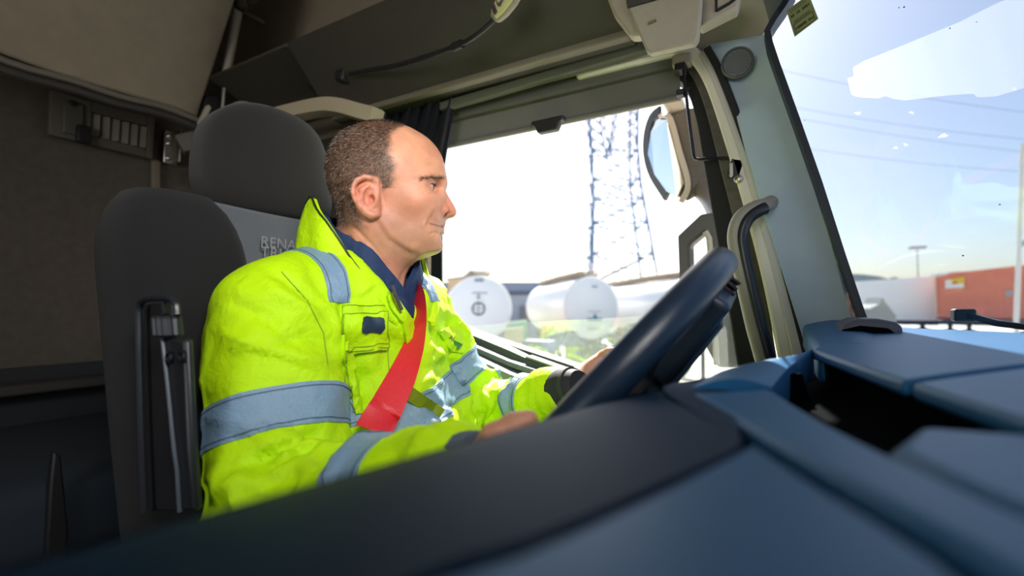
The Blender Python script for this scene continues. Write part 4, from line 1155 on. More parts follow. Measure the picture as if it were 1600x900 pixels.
# skip, crates, machine, plants between the tanks
sk = thing('green_skip', 'green skip with a pale rim standing between the two nearer tanks', 'skip', at(805, 508, d=22) * 1)
a, b, c, d_ = (at(x, y, d=22) for x, y in ((788, 506), (824, 502), (824, 513), (792, 515)))
MB().prism([a, b, Vector((c.x, c.y, GZ)), Vector((d_.x, d_.y, GZ))], vdir * 1.6).build('body', mat('skip_green', (.05, .22, .12), .6), sk, smooth=False)
MB().bar(a + Vector((0, 0, .03)), b + Vector((0, 0, .03)), .1, .08).build('rim', mat('skip_rim', (.5, .65, .55), .6), sk)
cr = thing('pale_crate', 'pale crate standing in front of the green skip', 'crate', at(805, 560, d=18))
a, b = at(788, 517, d=18), at(818, 515, d=18)
MB().prism([a, b, Vector((b.x, b.y, GZ)), Vector((a.x, a.y, GZ))], vdir * 1).build('box', mat('crate_pale', (.66, .62, .52), .8), cr, smooth=False)
MB().bar(a - vdir * .03 + Vector((0, 0, .05)), b - vdir * .03 + Vector((0, 0, .05)), .12, .10).build('lid', mat('crate_lid', (.74, .72, .66), .8), cr, smooth=False)
yl = thing('yellow_block', 'yellow barrier block on the ground left of the shrubs', 'barrier', at(800, 575, d=15))
a, b = at(778, 541, d=15), at(822, 540, d=15)
MB().prism([a, b, Vector((b.x, b.y, GZ)), Vector((a.x, a.y, GZ))], vdir * .5).build('block', mat('block_yellow', (.72, .78, .12), .7), yl, bevel=.03)

random.seed(3)
def bush(cpx, cpy, d, rx, rz, m, label, n=900, leaf=.09, grp=None, seed=1):
    c = at(cpx, cpy, d=d); rnd = random.Random(seed)
    t = thing('shrub', label, 'shrub', (c.x, c.y, GZ), grp)
    mb = MB()
    cs = [(rnd.uniform(-.7, .7) * rx, rnd.uniform(-.5, .5) * rx, rnd.uniform(-.5, .7) * rz, rnd.uniform(.35, .6)) for _ in range(9)]
    for _ in range(n):
        q_ = rnd.choice(cs)
        v = Vector((rnd.gauss(0, 1), rnd.gauss(0, 1), rnd.gauss(0, 1))).normalized() * rnd.uniform(.6, 1)
        p = c + rdir * (q_[0] + v.x * rx * q_[3]) + vdir * (q_[1] + v.y * rx * q_[3]) + Vector((0, 0, q_[2] + v.z * rz * q_[3]))
        a = Vector((rnd.gauss(0, 1), rnd.gauss(0, 1), rnd.gauss(0, .6))).normalized() * leaf; b = a.cross(Vector((rnd.gauss(0, 1), rnd.gauss(0, 1), rnd.gauss(0, 1)))).normalized() * leaf * .5
        mb.add([p - a, p + b, p + a, p - b], [(0, 1, 2, 3)])
    o = mb.build('foliage', m, t, smooth=False); o['kind'] = 'stuff'
    s_ = MB()
    for q_ in cs: s_.tube([(c.x, c.y, GZ), c + rdir * (q_[0] * .6) + vdir * q_[1] * .6 + Vector((0, 0, q_[2] * .4))], [.05, .015], 5)
    s_.build('stems', mat('stem', (.12, .09, .05), .9), t)
    return t
M_L1 = mat('leaf_lime', (0.46, 0.66, 0.08), .7, noise=.35, nscale=3)
M_L2 = mat('leaf_dark', (0.16, 0.23, 0.09), .7, noise=.4, nscale=3)
M_L3 = mat('leaf_pale', (0.52, 0.68, 0.16), .7, noise=.3, nscale=3)
bush(848, 560, 10.5, .32, .28, M_L1, 'lime green shrub at the left end of the row under the middle tank', 1000, .06, None, 1)
bush(893, 572, 10.2, .36, .26, M_L1, 'broad lime green shrub below the emblem of the middle tank', 1200, .06, None, 2)
bush(938, 556, 11.0, .34, .26, M_L2, 'dark green shrub just left of the pale shrub by the wheel', 1000, .06, None, 3)
bush(985, 574, 9.6, .42, .34, M_L3, 'pale green shrub nearest the steering wheel rim', 1300, .06, None, 4)
bush(1010, 530, 13.0, .9, .35, M_L2, 'dark hedge plant under the right hand tank', 1600, .09, None, 5)
bush(880, 532, 13.0, .5, .30, M_L2, 'dark straggling shrub under the barrel of the middle tank', 900, .08, None, 6)
# pump trolley under the middle tank, orange drum
tr = thing('pump_trolley', 'dark blue grey pump trolley among the shrubs under the middle tank', 'trolley', at(850, 575, d=12.3))
c = at(842, 545, d=12.3)
MB().box((c.x, c.y, c.z), (.8, .5, .45)).build('body', mat('trolley_blue', (.10, .13, .18), .6), tr, bevel=.03)
MB().tube([c + rdir * .3 + Vector((0, 0, -.2)), c + rdir * .6 + Vector((0, 0, .15)), c + rdir * .75 + Vector((0, 0, .5))], .03, 8).build('drawbar', M_CHASSIS, tr)
for s_ in (-1, 1):
    p = c + rdir * (.28 * s_); MB().lathe(Vector((p.x, p.y, GZ + .28)) - vdir * .35, [(.1, 0), (.28, .02), (.28, .12), (.1, .14)], 18, vdir).build('wheel', M_TYRE, tr)
MB().bar(Vector((c.x, c.y, GZ + .28)) - rdir * .3, Vector((c.x, c.y, GZ + .28)) + rdir * .3, .1, c.z - GZ - .28).build('axle', M_CHASSIS, tr)
dr = thing('orange_drum', 'small orange drum on end below the barrel of the middle tank', 'drum', at(857, 523, d=14.2))
c = at(857, 520, d=14.2); MB().lathe(Vector((c.x, c.y, GZ)), [(.2, 0), (.2, c.z - GZ + .2), (.17, c.z - GZ + .24)], 18).build('drum', mat('drum_orange', (.75, .26, .12), .6), dr)

# lattice pylon
py_ = thing('lattice_pylon', 'tall steel lattice pylon with forked top beyond the tanks', 'pylon', at(967, 480, d=70))
M_PYL = mat('pylon_steel', (0.08, 0.14, 0.26), .6)
pd = 70.0
def pp(px, py, side): 
    p = at(px, py, d=pd); return p + vdir * (side)
def memb(a, b, r_, name='brace', m_=None): (m_ or MB()).tube([a, b], r_, 4)
legs = {0: [(917, 470), (920, 440), (922, 380), (924, 310), (922, 240), (917, 170)], 1: [(1022, 470), (1018, 440), (1005, 350), (996, 290), (993, 230), (994, 140)]}
depth = lambda y: max(1.2, 3.2 * (y - 100) / 340)
for k, pts in legs.items():
    for sgn in (-1, 1):
        P = [pp(x + (10 if (sgn > 0) == (k == 0) else -10) * (0.6 if sgn > 0 else 0), y, sgn * depth(y)) for x, y in pts]
        MB().tube(P, .18, 6).build('leg', M_PYL, py_)
def xat(k, y):
    p = sorted(legs[k], key=lambda q: q[1]); 
    for (xa_, ya_), (xb__, yb_) in zip(p, p[1:]):
        if ya_ <= y <= yb_: return xa_ + (xb__ - xa_) * (y - ya_) / (yb_ - ya_)
    return p[0][0] if y < p[0][1] else p[-1][0]
for sgn in (-1, 1):
    lv = [445, 400, 352, 315, 285, 240]
    for y0_, y1_ in zip(lv, lv[1:]):
        for (ka, kb) in ((0, 1), (1, 0)):
            o = MB(); o.tube([pp(xat(ka, y0_), y0_, sgn * depth(y0_)), pp(xat(kb, y1_), y1_, sgn * depth(y1_))], .105, 4); o.build('brace', M_PYL, py_, smooth=False)
        o = MB(); o.tube([pp(xat(0, y1_), y1_, sgn * depth(y1_)), pp(xat(1, y1_), y1_, sgn * depth(y1_))], .105, 4); o.build('strut', M_PYL, py_, smooth=False)
    # fork: inner edges of the two masts
    fk = {0: [(952, 245), (944, 210), (940, 165)], 1: [(950, 245), (956, 210), (962, 150)]}
    for k in (0, 1):
        P = [pp(x, y, sgn * depth(y)) for x, y in fk[k]]
        MB().tube(P, .15, 6).build('fork_leg', M_PYL, py_)
        for (ya_, yb_) in ((240, 222), (222, 205), (205, 188), (188, 170), (170, 150)):
            def inn(y):
                p = fk[k]; 
                return np.interp(y, [q[1] for q in p][::-1], [q[0] for q in p][::-1])
            o = MB(); o.tube([pp(xat(k, ya_), ya_, sgn * depth(ya_)), pp(inn(yb_), yb_, sgn * depth(yb_))], .095, 4); o.tube([pp(inn(ya_), ya_, sgn * depth(ya_)), pp(xat(k, yb_), yb_, sgn * depth(yb_))], .095, 4); o.build('brace', M_PYL, py_, smooth=False)
for k in (0, 1):
    lv = [445, 400, 352, 315, 285, 240, 200, 165]
    for y0_, y1_ in zip(lv, lv[1:]):
        o = MB(); o.tube([pp(xat(k, y0_), y0_, -depth(y0_)), pp(xat(k, y1_), y1_, depth(y1_))], .095, 4); o.tube([pp(xat(k, y0_), y0_, depth(y0_)), pp(xat(k, y1_), y1_, -depth(y1_))], .095, 4); o.build('brace', M_PYL, py_, smooth=False)
o = MB(); P = [pp(917, 180, 0), pp(908, 215, 0), pp(906, 232, 0), pp(920, 205, 0)]; o.tube(P, .09, 5); o.tube([P[2], pp(908, 258, 0)], .06, 5); o.tube([pp(917, 200, 0), pp(908, 225, 0)], .06, 4); o.build('cross_arm', M_PYL, py_, smooth=False)
for k in (0, 1):
    P = [pp(xat(k, 470), 470, 0)]; p = P[0]; MB().bar(Vector((p.x, p.y, GZ - .1)), Vector((p.x, p.y, p.z + .5)), 7.5, 1.2, rdir).build('footing', M_PYL, py_, smooth=False)

# overhead lines seen through the windshield
M_LINE = mat('line_wire', (0.10, 0.13, 0.19), .7)
for i, (a, b, dd, lab) in enumerate((((1236, 112), (1620, 176), 60, 'highest overhead power line through the windshield'), ((1240, 166), (1620, 218), 62, 'second overhead power line below the pale painted reflection'), ((1240, 182), (1620, 238), 64, 'third overhead power line from the top through the windshield'), ((1270, 232), (1620, 268), 66, 'lowest overhead power line through the windshield'))):
    A, B = at(*a, d=dd), at(*b, d=dd - 8)
    A2, B2 = A + (A - B) * .3, B + (B - A) * .3
    P = [A2.lerp(B2, u) + Vector((0, 0, -1.0 * (1 - (2 * u - 1) ** 2) + .5)) for u in np.linspace(0, 1, 14)]
    tag(MB().tube(P, .022, 5).build('power_line', M_LINE), lab, 'cable')

# containers beyond the windshield
def hor(px, d, z): p = at(px, 480, d=d); return Vector((p.x, p.y, z))
wt = thing('white_trailer', 'white tarpaulin trailer standing left of the red container', 'trailer', hor(1395, 34, GZ))
a, b = at(1318, 441, d=36), at(1464, 431.5, d=33)
zb = -.95
ext = Vector((b.y - a.y, -(b.x - a.x), 0)).normalized() * -2.4
MB().prism([a, b, Vector((b.x, b.y, zb)), Vector((a.x, a.y, zb))], ext).build('tarpaulin', mat('tarp_white', (.92, .92, .91), .7), wt, smooth=False)
m = MB(); m.prism([Vector((a.x, a.y, zb)), Vector((b.x, b.y, zb)), Vector((b.x, b.y, zb - .35)), Vector((a.x, a.y, zb - .35))], ext); m.build('deck', M_CHASSIS, wt, smooth=False)
for u in (.1, .22, .34, .85):
    p = a.lerp(b, u); MB().lathe(Vector((p.x, p.y, GZ + .5)), [(.2, 0), (.5, .02), (.5, .3), (.2, .32)], 20, ext).build('wheel', M_TYRE, wt)
    MB().bar(Vector((p.x, p.y, GZ + .5)) + ext * .2, Vector((p.x, p.y, zb - .3)) + ext * .2, .2, .2, rdir).build('hanger', M_CHASSIS, wt)
tn = thing('grey_peak', 'grey pointed shape standing before the white trailer', 'tent', hor(1384, 27, GZ))
P = [at(x, y, d=27) for x, y in ((1357, 493), (1359, 482), (1374, 475), (1379, 465), (1388, 478), (1400, 493))]
P = P + [Vector((P[-1].x, P[-1].y, GZ)), Vector((P[0].x, P[0].y, GZ))]
MB().prism(P, vdir * 1.2).build('peak', mat('peak_grey', (.30, .31, .30), .8), tn, smooth=False)  # plain grey pointed outline carried down to the ground

rc = thing('red_container', 'faded red corrugated shipping container with a yellow and white sign', 'container', hor(1540, 30, GZ))
A = at(1461, 431, d=32.0); B = at(1640, 411.5, d=27.5)
CB = -.80
M_RED = mat('container_red', (0.84, 0.30, 0.20), .65, noise=.12, nscale=1.5)
along = (B - A); along.z = 0; Lc = along.length; along.normalize(); outw = along.cross(Vector((0, 0, 1))); outw = outw if outw.dot(A) < 0 else -outw
n_ = 30; prof_ = []
for k in range(n_):
    s0_ = Lc * k / n_; w_ = Lc / n_
    prof_ += [(s0_, 0), (s0_ + .35 * w_, 0), (s0_ + .5 * w_, .05), (s0_ + .85 * w_, .05)]
prof_.append((Lc, 0))
zA, zB = A.z, B.z
def cz(s_): return zA + (zB - zA) * s_ / Lc
MB().grid([[Vector((A.x, A.y, 0)) + along * s_ - outw * dpt + Vector((0, 0, z)) for z in (CB, cz(s_))] for s_, dpt in prof_], -outw * .06).build('corrugated_side', M_RED, rc, angle=20)
MB().prism([Vector((A.x, A.y, CB)), Vector((A.x, A.y, zA)), Vector((A.x, A.y, zA)) - outw * 2.4, Vector((A.x, A.y, CB)) - outw * 2.4], along * .08).build('end_wall', M_RED, rc, smooth=False)
MB().prism([A, B, B - outw * 2.4, A - outw * 2.4], (0, 0, .04)).build('roof', M_RED, rc, smooth=False)
MB().bar(A + outw * .03, B + outw * .03, .1, .12).build('top_rail', M_RED, rc, smooth=False)
Ab, Bb = Vector((A.x, A.y, CB)), Vector((B.x, B.y, CB))
MB().bar(Ab + outw * .03, Bb + outw * .03, .1, .14).build('bottom_rail', mat('rail_dark_red', (.16, .04, .03), .7), rc, smooth=False)
MB().bar(Vector((A.x, A.y, CB)) + outw * .03, A + outw * .03, .14, .12, along).build('corner_post', mat('post_pale', (.72, .55, .42), .7), rc, smooth=False)
MB().prism([Ab - Vector((0, 0, .1)), Bb - Vector((0, 0, .1)), Bb - Vector((0, 0, .4)), Ab - Vector((0, 0, .4))], -outw * 2.3).build('trailer_deck', M_CHASSIS, rc, smooth=False)
for u in (.12, .3, .8):
    p = Ab.lerp(Bb, u); MB().lathe(Vector((p.x, p.y, GZ + .5)), [(.2, 0), (.5, .02), (.5, .3), (.2, .32)], 20, -outw).build('wheel', M_TYRE, rc)
    MB().bar(Vector((p.x, p.y, GZ + .5)) - outw * .2, Vector((p.x, p.y, CB - .2)) - outw * .2, .2, .2, along).build('hanger', M_CHASSIS, rc)
def oncon(px, py, off=.03):
    r = rayd(px, py); t = (A + outw * off).dot(outw) / r.dot(outw); return r * t
MB().prism([oncon(*q_) for q_ in ((1477, 438), (1506, 434), (1506, 449), (1477, 451))], outw * .02).build('sign_white', mat('sign_white', (.85, .84, .8), .6), rc, smooth=False)
MB().prism([oncon(*q_, .06) for q_ in ((1484, 436), (1507, 432.5), (1507, 443), (1490, 443.5))], outw * .02).build('sign_yellow', mat('sign_yellow', (.85, .58, .06), .6), rc, smooth=False)
MB().prism([oncon(*q_, .085) for q_ in ((1486, 442.5), (1495, 439), (1497, 443), (1490, 444))], outw * .01).build('sign_red', mat('sign_redmark', (.6, .08, .05), .6), rc, smooth=False)
MB().prism([oncon(*q_, .06) for q_ in ((1570, 455), (1582, 453), (1584, 462), (1572, 464))], outw * .01).build('grey_mark', mat('mark_grey', (.45, .42, .40), .7), rc, smooth=False)
MB().prism([at(x, y, d=31.5) + outw * .3 for x, y in ((1457, 432), (1502, 427), (1502, 424), (1457, 429))], -outw * 2).build('white_cover', mat('tarp_white', (.92, .92, .91), .7), rc, smooth=False)

dm = thing('domed_roof', 'low grey curved roof showing beyond the white trailer', 'building', hor(1360, 60, GZ))
P = [at(x, y, d=60) for x, y in ((1310, 430), (1335, 428), (1352, 429), (1375, 432), (1392, 437), (1392, 445), (1310, 445))]
MB().prism([P[-1], P[-2]] + [Vector((P[-2].x, P[-2].y, GZ)), Vector((P[-1].x, P[-1].y, GZ))], vdir * 8).build('wall', mat('dome_wall', (.5, .52, .54), .8), dm, smooth=False)
MB().prism(P, vdir * 8).build('roof', mat('dome_roof', (.26, .31, .34), .6), dm, smooth=False)
dmk = thing('roof_fan', 'dark roof fan at the right end of the curved roof', 'fan', at(1396, 440, d=58))
p = at(1396, 438, d=58); MB().lathe(Vector((p.x, p.y, GZ)), [(.12, 0), (.12, p.z - GZ - .1), (.45, p.z - GZ), (.5, p.z - GZ + .25), (.2, p.z - GZ + .45)], 14).build('fan_head', mat('fan_grey', (.2, .2, .2), .7), dmk)
lm = thing('yard_light_mast', 'tall pale yard light mast beyond the white trailer', 'lamp post', hor(1433, 62, GZ))
p = at(1433, 387, d=62)
MB().cyl((p.x, p.y, GZ), p, .10, 8, .07).build('mast', mat('mast_grey', (.45, .46, .48), .6), lm)
MB().box(p, (1.8, .8, .30)).build('lamp_head', mat('mast_head', (.30, .31, .33), .6), lm, bevel=.05)
wpole = thing('white_pole', 'thin white pole in front of the red container', 'pole', hor(1588, 22, GZ))
a, b = at(1588, 505, d=22), at(1598, 225, d=22)
MB().tube([Vector((a.x, a.y, GZ)), a, at(1592, 400, d=22), b], .10, 10).build('shaft', mat('pole_white', (.72, .70, .64), .6), wpole)
MB().tube([at(1593, 385, d=22), at(1604, 375, d=22)], .10, 8).build('bracket', mat('pole_green', (.2, .4, .3), .6), wpole)

# ------------------------------------------------------------------ outside mirror
M_MIR = mat('mirror_housing', (0.075, 0.062, 0.048), .4, noise=.2, nscale=25, stretch=(1, 1, 4))
M_MIRL = mat('mirror_edge', (0.42, 0.36, 0.29), .4)
mir = thing('side_mirror', 'large brown grey side mirror outside the driver window', 'mirror', at(1075, 300, y=1.42))
ya, yb = 1.36, 1.56
gl_ = [at(1030, 184, y=1.455), at(1046, 184, y=1.395), at(1073, 288, y=1.385), at(1063, 312, y=1.40), at(1046, 302, y=1.435), at(1026, 274, y=1.475), at(1015, 240, y=1.49), at(1020, 205, y=1.475)]
fr2 = [at(x, y, y=q) for x, y, q in ((1088, 162, 1.50), (1104, 168, 1.42), (1127, 262, 1.40), (1106, 292, 1.42), (1100, 294, 1.46), (1096, 270, 1.52), (1090, 220, 1.56), (1086, 180, 1.56))]
cg = sum(gl_, Vector()) / len(gl_)
md = [(p * .5 + q * .5) + ((p * .5 + q * .5) - (cg * .5 + (sum(fr2, Vector()) / 8) * .5)) * .10 for p, q in zip(gl_, fr2)]
MB().loft([[p + (cg - p) * .02 for p in gl_], [p + (p - cg) * .06 + Vector((.02, 0, 0)) for p in gl_], md, fr2]).build('housing', M_MIR, mir, bevel=.006, seg=2, angle=50)
MB().sweep(catmull([at(1032, 180, y=1.43), at(1047, 186, y=1.385), at(1061, 235, y=1.38), at(1075, 288, y=1.375), at(1064, 316, y=1.39)], 5), [(-.008, -.005), (.008, -.005), (.008, .005), (-.008, .005)], up0=(1, 0, .4)).build('glass_rim', M_MIRL, mir, bevel=.002)
mg = mat('mirror_glass', (.92, .93, .94), .03, metal=1.0)
MB().prism([p + (cg - p) * .05 + Vector((-.004, -.004, 0)) for p in gl_], (-.003, -.001, 0)).build('mirror_glass', mg, mir, smooth=False)
MB().sweep(catmull([at(1032, 174, y=1.455), at(1019, 186, y=1.48), at(1012, 212, y=1.495), at(1012, 240, y=1.50), at(1021, 270, y=1.485), at(1044, 306, y=1.44)], 4), [(-.006, -.02), (.006, -.02), (.006, .02), (-.006, .02)], up0=(1, 0, 0)).build('outer_edge', mat('mirror_dark', (.03, .028, .028), .4), mir, bevel=.003)
MB().prism([at(x, y, y=1.40) for x, y in ((1032, 158), (1064, 146), (1072, 170), (1048, 176))], (0, .14, 0)).build('upper_arm', M_MIRL, mir, bevel=.01)
P = catmull([at(x, y, y=yy) for x, y, yy in ((1098, 285, 1.44), (1118, 308, 1.38), (1130, 330, 1.30), (1136, 352, 1.22))], 5)
MB().tube(P, [.045, .043, .041, .04, .04, .04, .04, .04, .04, .04, .04, .04, .04, .042, .045, .045][:len(P)], 14).build('lower_arm', mat('mirror_arm', (.10, .085, .07), .4), mir)
low = thing('lower_mirror', 'dark angular lower mirror housing with an open window behind the steering wheel', 'mirror', at(1110, 480, y=1.2))
yo = 1.20
outl = [(1058, 372), (1072, 352), (1096, 332), (1150, 326), (1158, 335), (1180, 560), (1122, 575), (1112, 430), (1105, 368), (1098, 355)]
O = [(1058, 368), (1094, 334), (1150, 327), (1160, 345), (1178, 575), (1120, 575), (1062, 470)]
I = [(1075, 384), (1101, 362), (1106, 366), (1112, 420), (1114, 470), (1092, 470), (1076, 440)]
m = MB()
Po = [at(x, y, y=yo) for x, y in O]; Pi = [at(x, y, y=yo) for x, y in I]
k = len(O); dv = Vector((.012, .03, 0))
m.add(Po + Pi + [p + dv for p in Po] + [p + dv for p in Pi],
      [(i, (i + 1) % k, k + (i + 1) % k, k + i) for i in range(k)] + [(2 * k + i, 3 * k + i, 3 * k + (i + 1) % k, 2 * k + (i + 1) % k) for i in range(k)] +
      [(i, 2 * k + i, 2 * k + (i + 1) % k, (i + 1) % k) for i in range(k)] + [(k + i, k + (i + 1) % k, 3 * k + (i + 1) % k, 3 * k + i) for i in range(k)])
m.build('housing', mat('lower_mirror_dark', (.055, .048, .042), .4), low, bevel=.008, seg=3)
MB().tube([at(x, y, y=yo - .008) for x, y in ((1102, 362), (1108, 372), (1113, 430), (1116, 500), (1120, 570))], .007, 8).build('pale_edge', M_MIRL, low)
MB().bar(at(1140, 345, y=1.2), at(1136, 300, y=1.25), .04, .05, (0, 1, 0)).build('stay', M_MIR, low)

# ================================================================== the driver
man = thing('person', 'man in a yellow high visibility jacket sitting at the wheel looking ahead', 'person', (-.5, .56, -.55))
def hl(cx, cy):            # a point of the side profile -> head coordinates (forward, up)
    return ((cx - 400) / 3049.0, (450 - cy) / 3049.0)
HC = at(604.5, 310, d=.765)
rh = Vector((HC.x, HC.y, 0)).normalized(); rgt = Vector((rh.y, -rh.x, 0))
YAWIN = R(7)
hx = (rgt * math.cos(YAWIN) - rh * math.sin(YAWIN)).normalized(); hz = Vector((0, 0, 1)); hy = hz.cross(hx)
HM = np.array(Matrix((hx, hy, hz)).transposed()); HO = np.array(HC)
def h2w(V): return np.asarray(V) @ HM.T + HO
def hp3(cx, cy, y):
    """Head coordinates (mirrored to y > 0) of a side-view point lying y metres off the midline on the near side."""
    r = np.array(rayd(480 + cx / 3.2143, 170 + cy / 3.2143)) @ HM; o = -HO @ HM
    t = (-y - o[1]) / r[1]; p = o + r * t
    return (float(p[0]), float(y), float(p[2]))
def hside(V):
    """Side-view coordinates of head points, both sides folded on to the near one."""
    W = np.array(V, float); W[:, 1] = -np.abs(W[:, 1])
    px, py, d = project(h2w(W)); return (px - 480) * 3.2143, (py - 170) * 3.2143

# ---------------------------------------------------------------- materials
def skin_mat():
    m = bpy.data.materials.new('skin'); m.use_nodes = True; t = m.node_tree; b = t.nodes['Principled BSDF']
    b.inputs['Roughness'].default_value = .48; b.inputs['Specular IOR Level'].default_value = .4
    b.inputs['Subsurface Weight'].default_value = .10; b.inputs['Subsurface Radius'].default_value = (.012, .004, .002); b.inputs['Subsurface Scale'].default_value = .6
    at_ = t.nodes.new('ShaderNodeVertexColor'); at_.layer_name = 'tone'
    tc = t.nodes.new('ShaderNodeTexCoord')
    n = t.nodes.new('ShaderNodeTexNoise'); n.inputs['Scale'].default_value = 45; n.inputs['Detail'].default_value = 6; t.links.new(tc.outputs['Object'], n.inputs[0])
    mr = t.nodes.new('ShaderNodeMapRange'); mr.inputs[1].default_value = .3; mr.inputs[2].default_value = .7; mr.inputs[3].default_value = .86; mr.inputs[4].default_value = 1.10; t.links.new(n.outputs['Fac'], mr.inputs[0])
    mx = t.nodes.new('ShaderNodeMix'); mx.data_type = 'RGBA'; mx.blend_type = 'MULTIPLY'; mx.inputs[0].default_value = 1.0
    t.links.new(at_.outputs['Color'], mx.inputs[6]); t.links.new(mr.outputs[0], mx.inputs[7]); t.links.new(mx.outputs[2], b.inputs['Base Color'])
    n2 = t.nodes.new('ShaderNodeTexNoise'); n2.inputs['Scale'].default_value = 420; n2.inputs['Detail'].default_value = 4; t.links.new(tc.outputs['Object'], n2.inputs[0])
    n3 = t.nodes.new('ShaderNodeTexNoise'); n3.inputs['Scale'].default_value = 90; n3.inputs['Detail'].default_value = 3; t.links.new(tc.outputs['Object'], n3.inputs[0])
    ad = t.nodes.new('ShaderNodeMath'); ad.operation = 'ADD'; t.links.new(n2.outputs['Fac'], ad.inputs[0]); t.links.new(n3.outputs['Fac'], ad.inputs[1])
    bp = t.nodes.new('ShaderNodeBump'); bp.inputs['Strength'].default_value = .30; bp.inputs['Distance'].default_value = .0015
    t.links.new(ad.outputs[0], bp.inputs['Height']); t.links.new(bp.outputs[0], b.inputs['Normal'])
    return m
M_SKIN = skin_mat()

# ---------------------------------------------------------------- head
PROFILE = [(430, 79), (480, 84), (525, 95), (570, 112), (612, 140), (648, 178), (672, 218), (686, 258), (693, 300), (699, 335), (704, 358), (701, 376), (690, 394), (693, 408),
           (706, 430), (722, 455), (738, 480), (748, 499), (751, 512), (746, 527), (733, 538), (712, 544), (702, 549), (697, 560), (695, 573), (692, 584), (684, 594), (686, 604),
           (688, 614), (680, 628), (674, 640), (674, 655), (680, 672), (682, 687), (677, 703), (662, 717), (640, 725), (610, 733), (575, 748), (540, 772), (515, 800), (500, 840), (490, 900), (485, 1160),
           (120, 1160), (150, 800), (172, 680), (180, 600), (178, 545), (156, 490), (138, 440), (128, 390), (126, 330), (134, 270), (154, 212), (186, 167), (232, 128), (288, 100), (352, 84)]
EO = hp3(632, 388, .034); EO = (EO[0] - .0115, .034, EO[2])
def eo(d): return (EO[0] + d[0], EO[1] + d[1], EO[2] + d[2])
def build_head():
    h = .0017
    g = Grid3((-.118, -.098, -.215), (.130, .098, .135), h)
    A = np.abs(g.Y)
    E = lambda c, r, rot=None: f_ell(g, c, r, rot, Y=A)
    C = lambda a, b, ra, rb: f_cap(g, a, b, ra, rb, Y=A)
    f = E((-.008, 0, .042), (.094, .0775, .084))
    f = smin(f, E((.022, 0, .030), (.075, .059, .072)), .03)
    f = smin(f, E((.030, 0, -.030), (.062, .058, .080)), .035)                 # face block
    f = smin(f, C((-.018, .050, -.050), (.060, .014, -.079), .020, .018), .03)  # jaw
    f = smin(f, E((.046, .043, -.014), (.030, .020, .019)), .022)               # cheekbone
    f = smin(f, E((.058, .026, -.050), (.022, .020, .024)), .022)               # cheek by the mouth
    f = smin(f, E((.080, 0, -.080), (.014, .020, .014)), .018)                  # chin
    f = smin(f, C((.088, .006, .034), (.062, .043, .033), .0085, .0065), .012)   # brow ridge
    f = smin(f, f_cap(g, (-.022, 0, -.05), (-.050, 0, -.22), .059, .062, Y=g.Y), .03)   # neck
    f = smin(f, C((-.045, .058, -.02), (.000, .022, -.16), .010, .012), .018)   # neck muscle
    f = smax(f, -E(eo((.0150, .006, .000)), (.0165, .0175, .0095)), .012)            # eye hollow
    # nose
    f = smin(f, f_chain(g, [(.090, 0, .022), (.099, 0, .003), (.1035, 0, -.016)], [.0075, .0085, .0110], Y=A), .011)
    f = smin(f, E(hp3(671, 509, .0175), (.0135, .0072, .0098)), .005)
    f = smax(f, -E(hp3(706, 527, .0120), (.0085, .0075, .0036), Matrix.Rotation(-.35, 3, 'Y')), .003)
    f = smax(f, -f_chain(g, [hp3(654, 470, .0215), hp3(638, 496, .0270), hp3(642, 526, .0265), hp3(664, 542, .0200)], [.0022, .0036, .0034, .0022], Y=A), .0045)
    # mouth
    MC = hp3(608, 573, .0420)
    f = smin(f, f_chain(g, [(.0865, .0, -.0418), (.0830, .014, -.0415), (MC[0] + .006, .033, MC[2] + .003)], [.0075, .0068, .0046], Y=A), .008)
    f = smin(f, f_chain(g, [(.0840, .0, -.0535), (.0805, .013, -.0525), (MC[0] + .006, .032, MC[2] - .0035)], [.0080, .0070, .0046], Y=A), .008)
    f = smax(f, -f_chain(g, [(.102, .0, -.0480), (.0890, .017, -.0472), (.0805, .032, -.0455), MC, (MC[0] - .003, MC[1] + .003, MC[2] + .001)], [.0010, .0016, .0026, .0026, .0012], Y=A), .003)
    f = smax(f, -C((.0995, .0, -.0625), (.086, .012, -.0615), .0030, .0020), .014)
    NA, NB = hp3(648, 505, .021), hp3(598, 580, .036)
    f = smax(f, -f_chain(g, [NA, tuple((u + v) / 2 + w_ for u, v, w_ in zip(NA, NB, (.002, .003, .003))), NB], [.0022, .0026, .0018], Y=A), .009)   # fold from nose to mouth
    # lids
    lid = f_ell(g, eo((0, 0, 0)), (.0135, .0145, .0130), None, Y=A)
    f = smin(f, lid, .005)
    f = smax(f, -E(eo((.013, .001, -.0012)), (.0125, .0120, .0027)), .0016)
    f = smin(f, C(eo((.0135, -.0145, .0090)), eo((.0045, .0135, .0062)), .0038, .0034), .006)    # hooded upper fold
    f = smax(f, -C(eo((.013, -.010, -.0125)), eo((-.001, .010, -.0115)), .0016, .0012), .007)     # bag under the eye
    f = smax(f, -C(eo((-.003, .0155, -.001)), eo((-.012, .0245, -.004)), .0010, .0008), .004)
    f = smax(f, -C(eo((-.003, .0160, .002)), eo((-.014, .0270, .005)), .0010, .0008), .004)
    f = smax(f, -C(eo((-.002, .0150, -.0045)), eo((-.009, .0230, -.012)), .0010, .0008), .004)
    # exact silhouette
    px = [hl(*p)[0] for p in PROFILE]; pz = [hl(*p)[1] for p in PROFILE]
    XX, ZZ = np.meshgrid(g.ax[0], g.ax[2], indexing='ij')
    pd2 = poly_sdf(px, pz, XX, ZZ).astype(np.float32)[:, None, :]
    # fill out to the silhouette near the middle, then cut along it
    fill = smax(pd2 + .0008, (A - (.005 + .42 * np.sqrt(np.clip(-pd2, 0, .02) * .02))).astype(np.float32), .004)
    f = smin(f, fill, .008)
    f = smax(f, pd2 + .0 * A, .003)
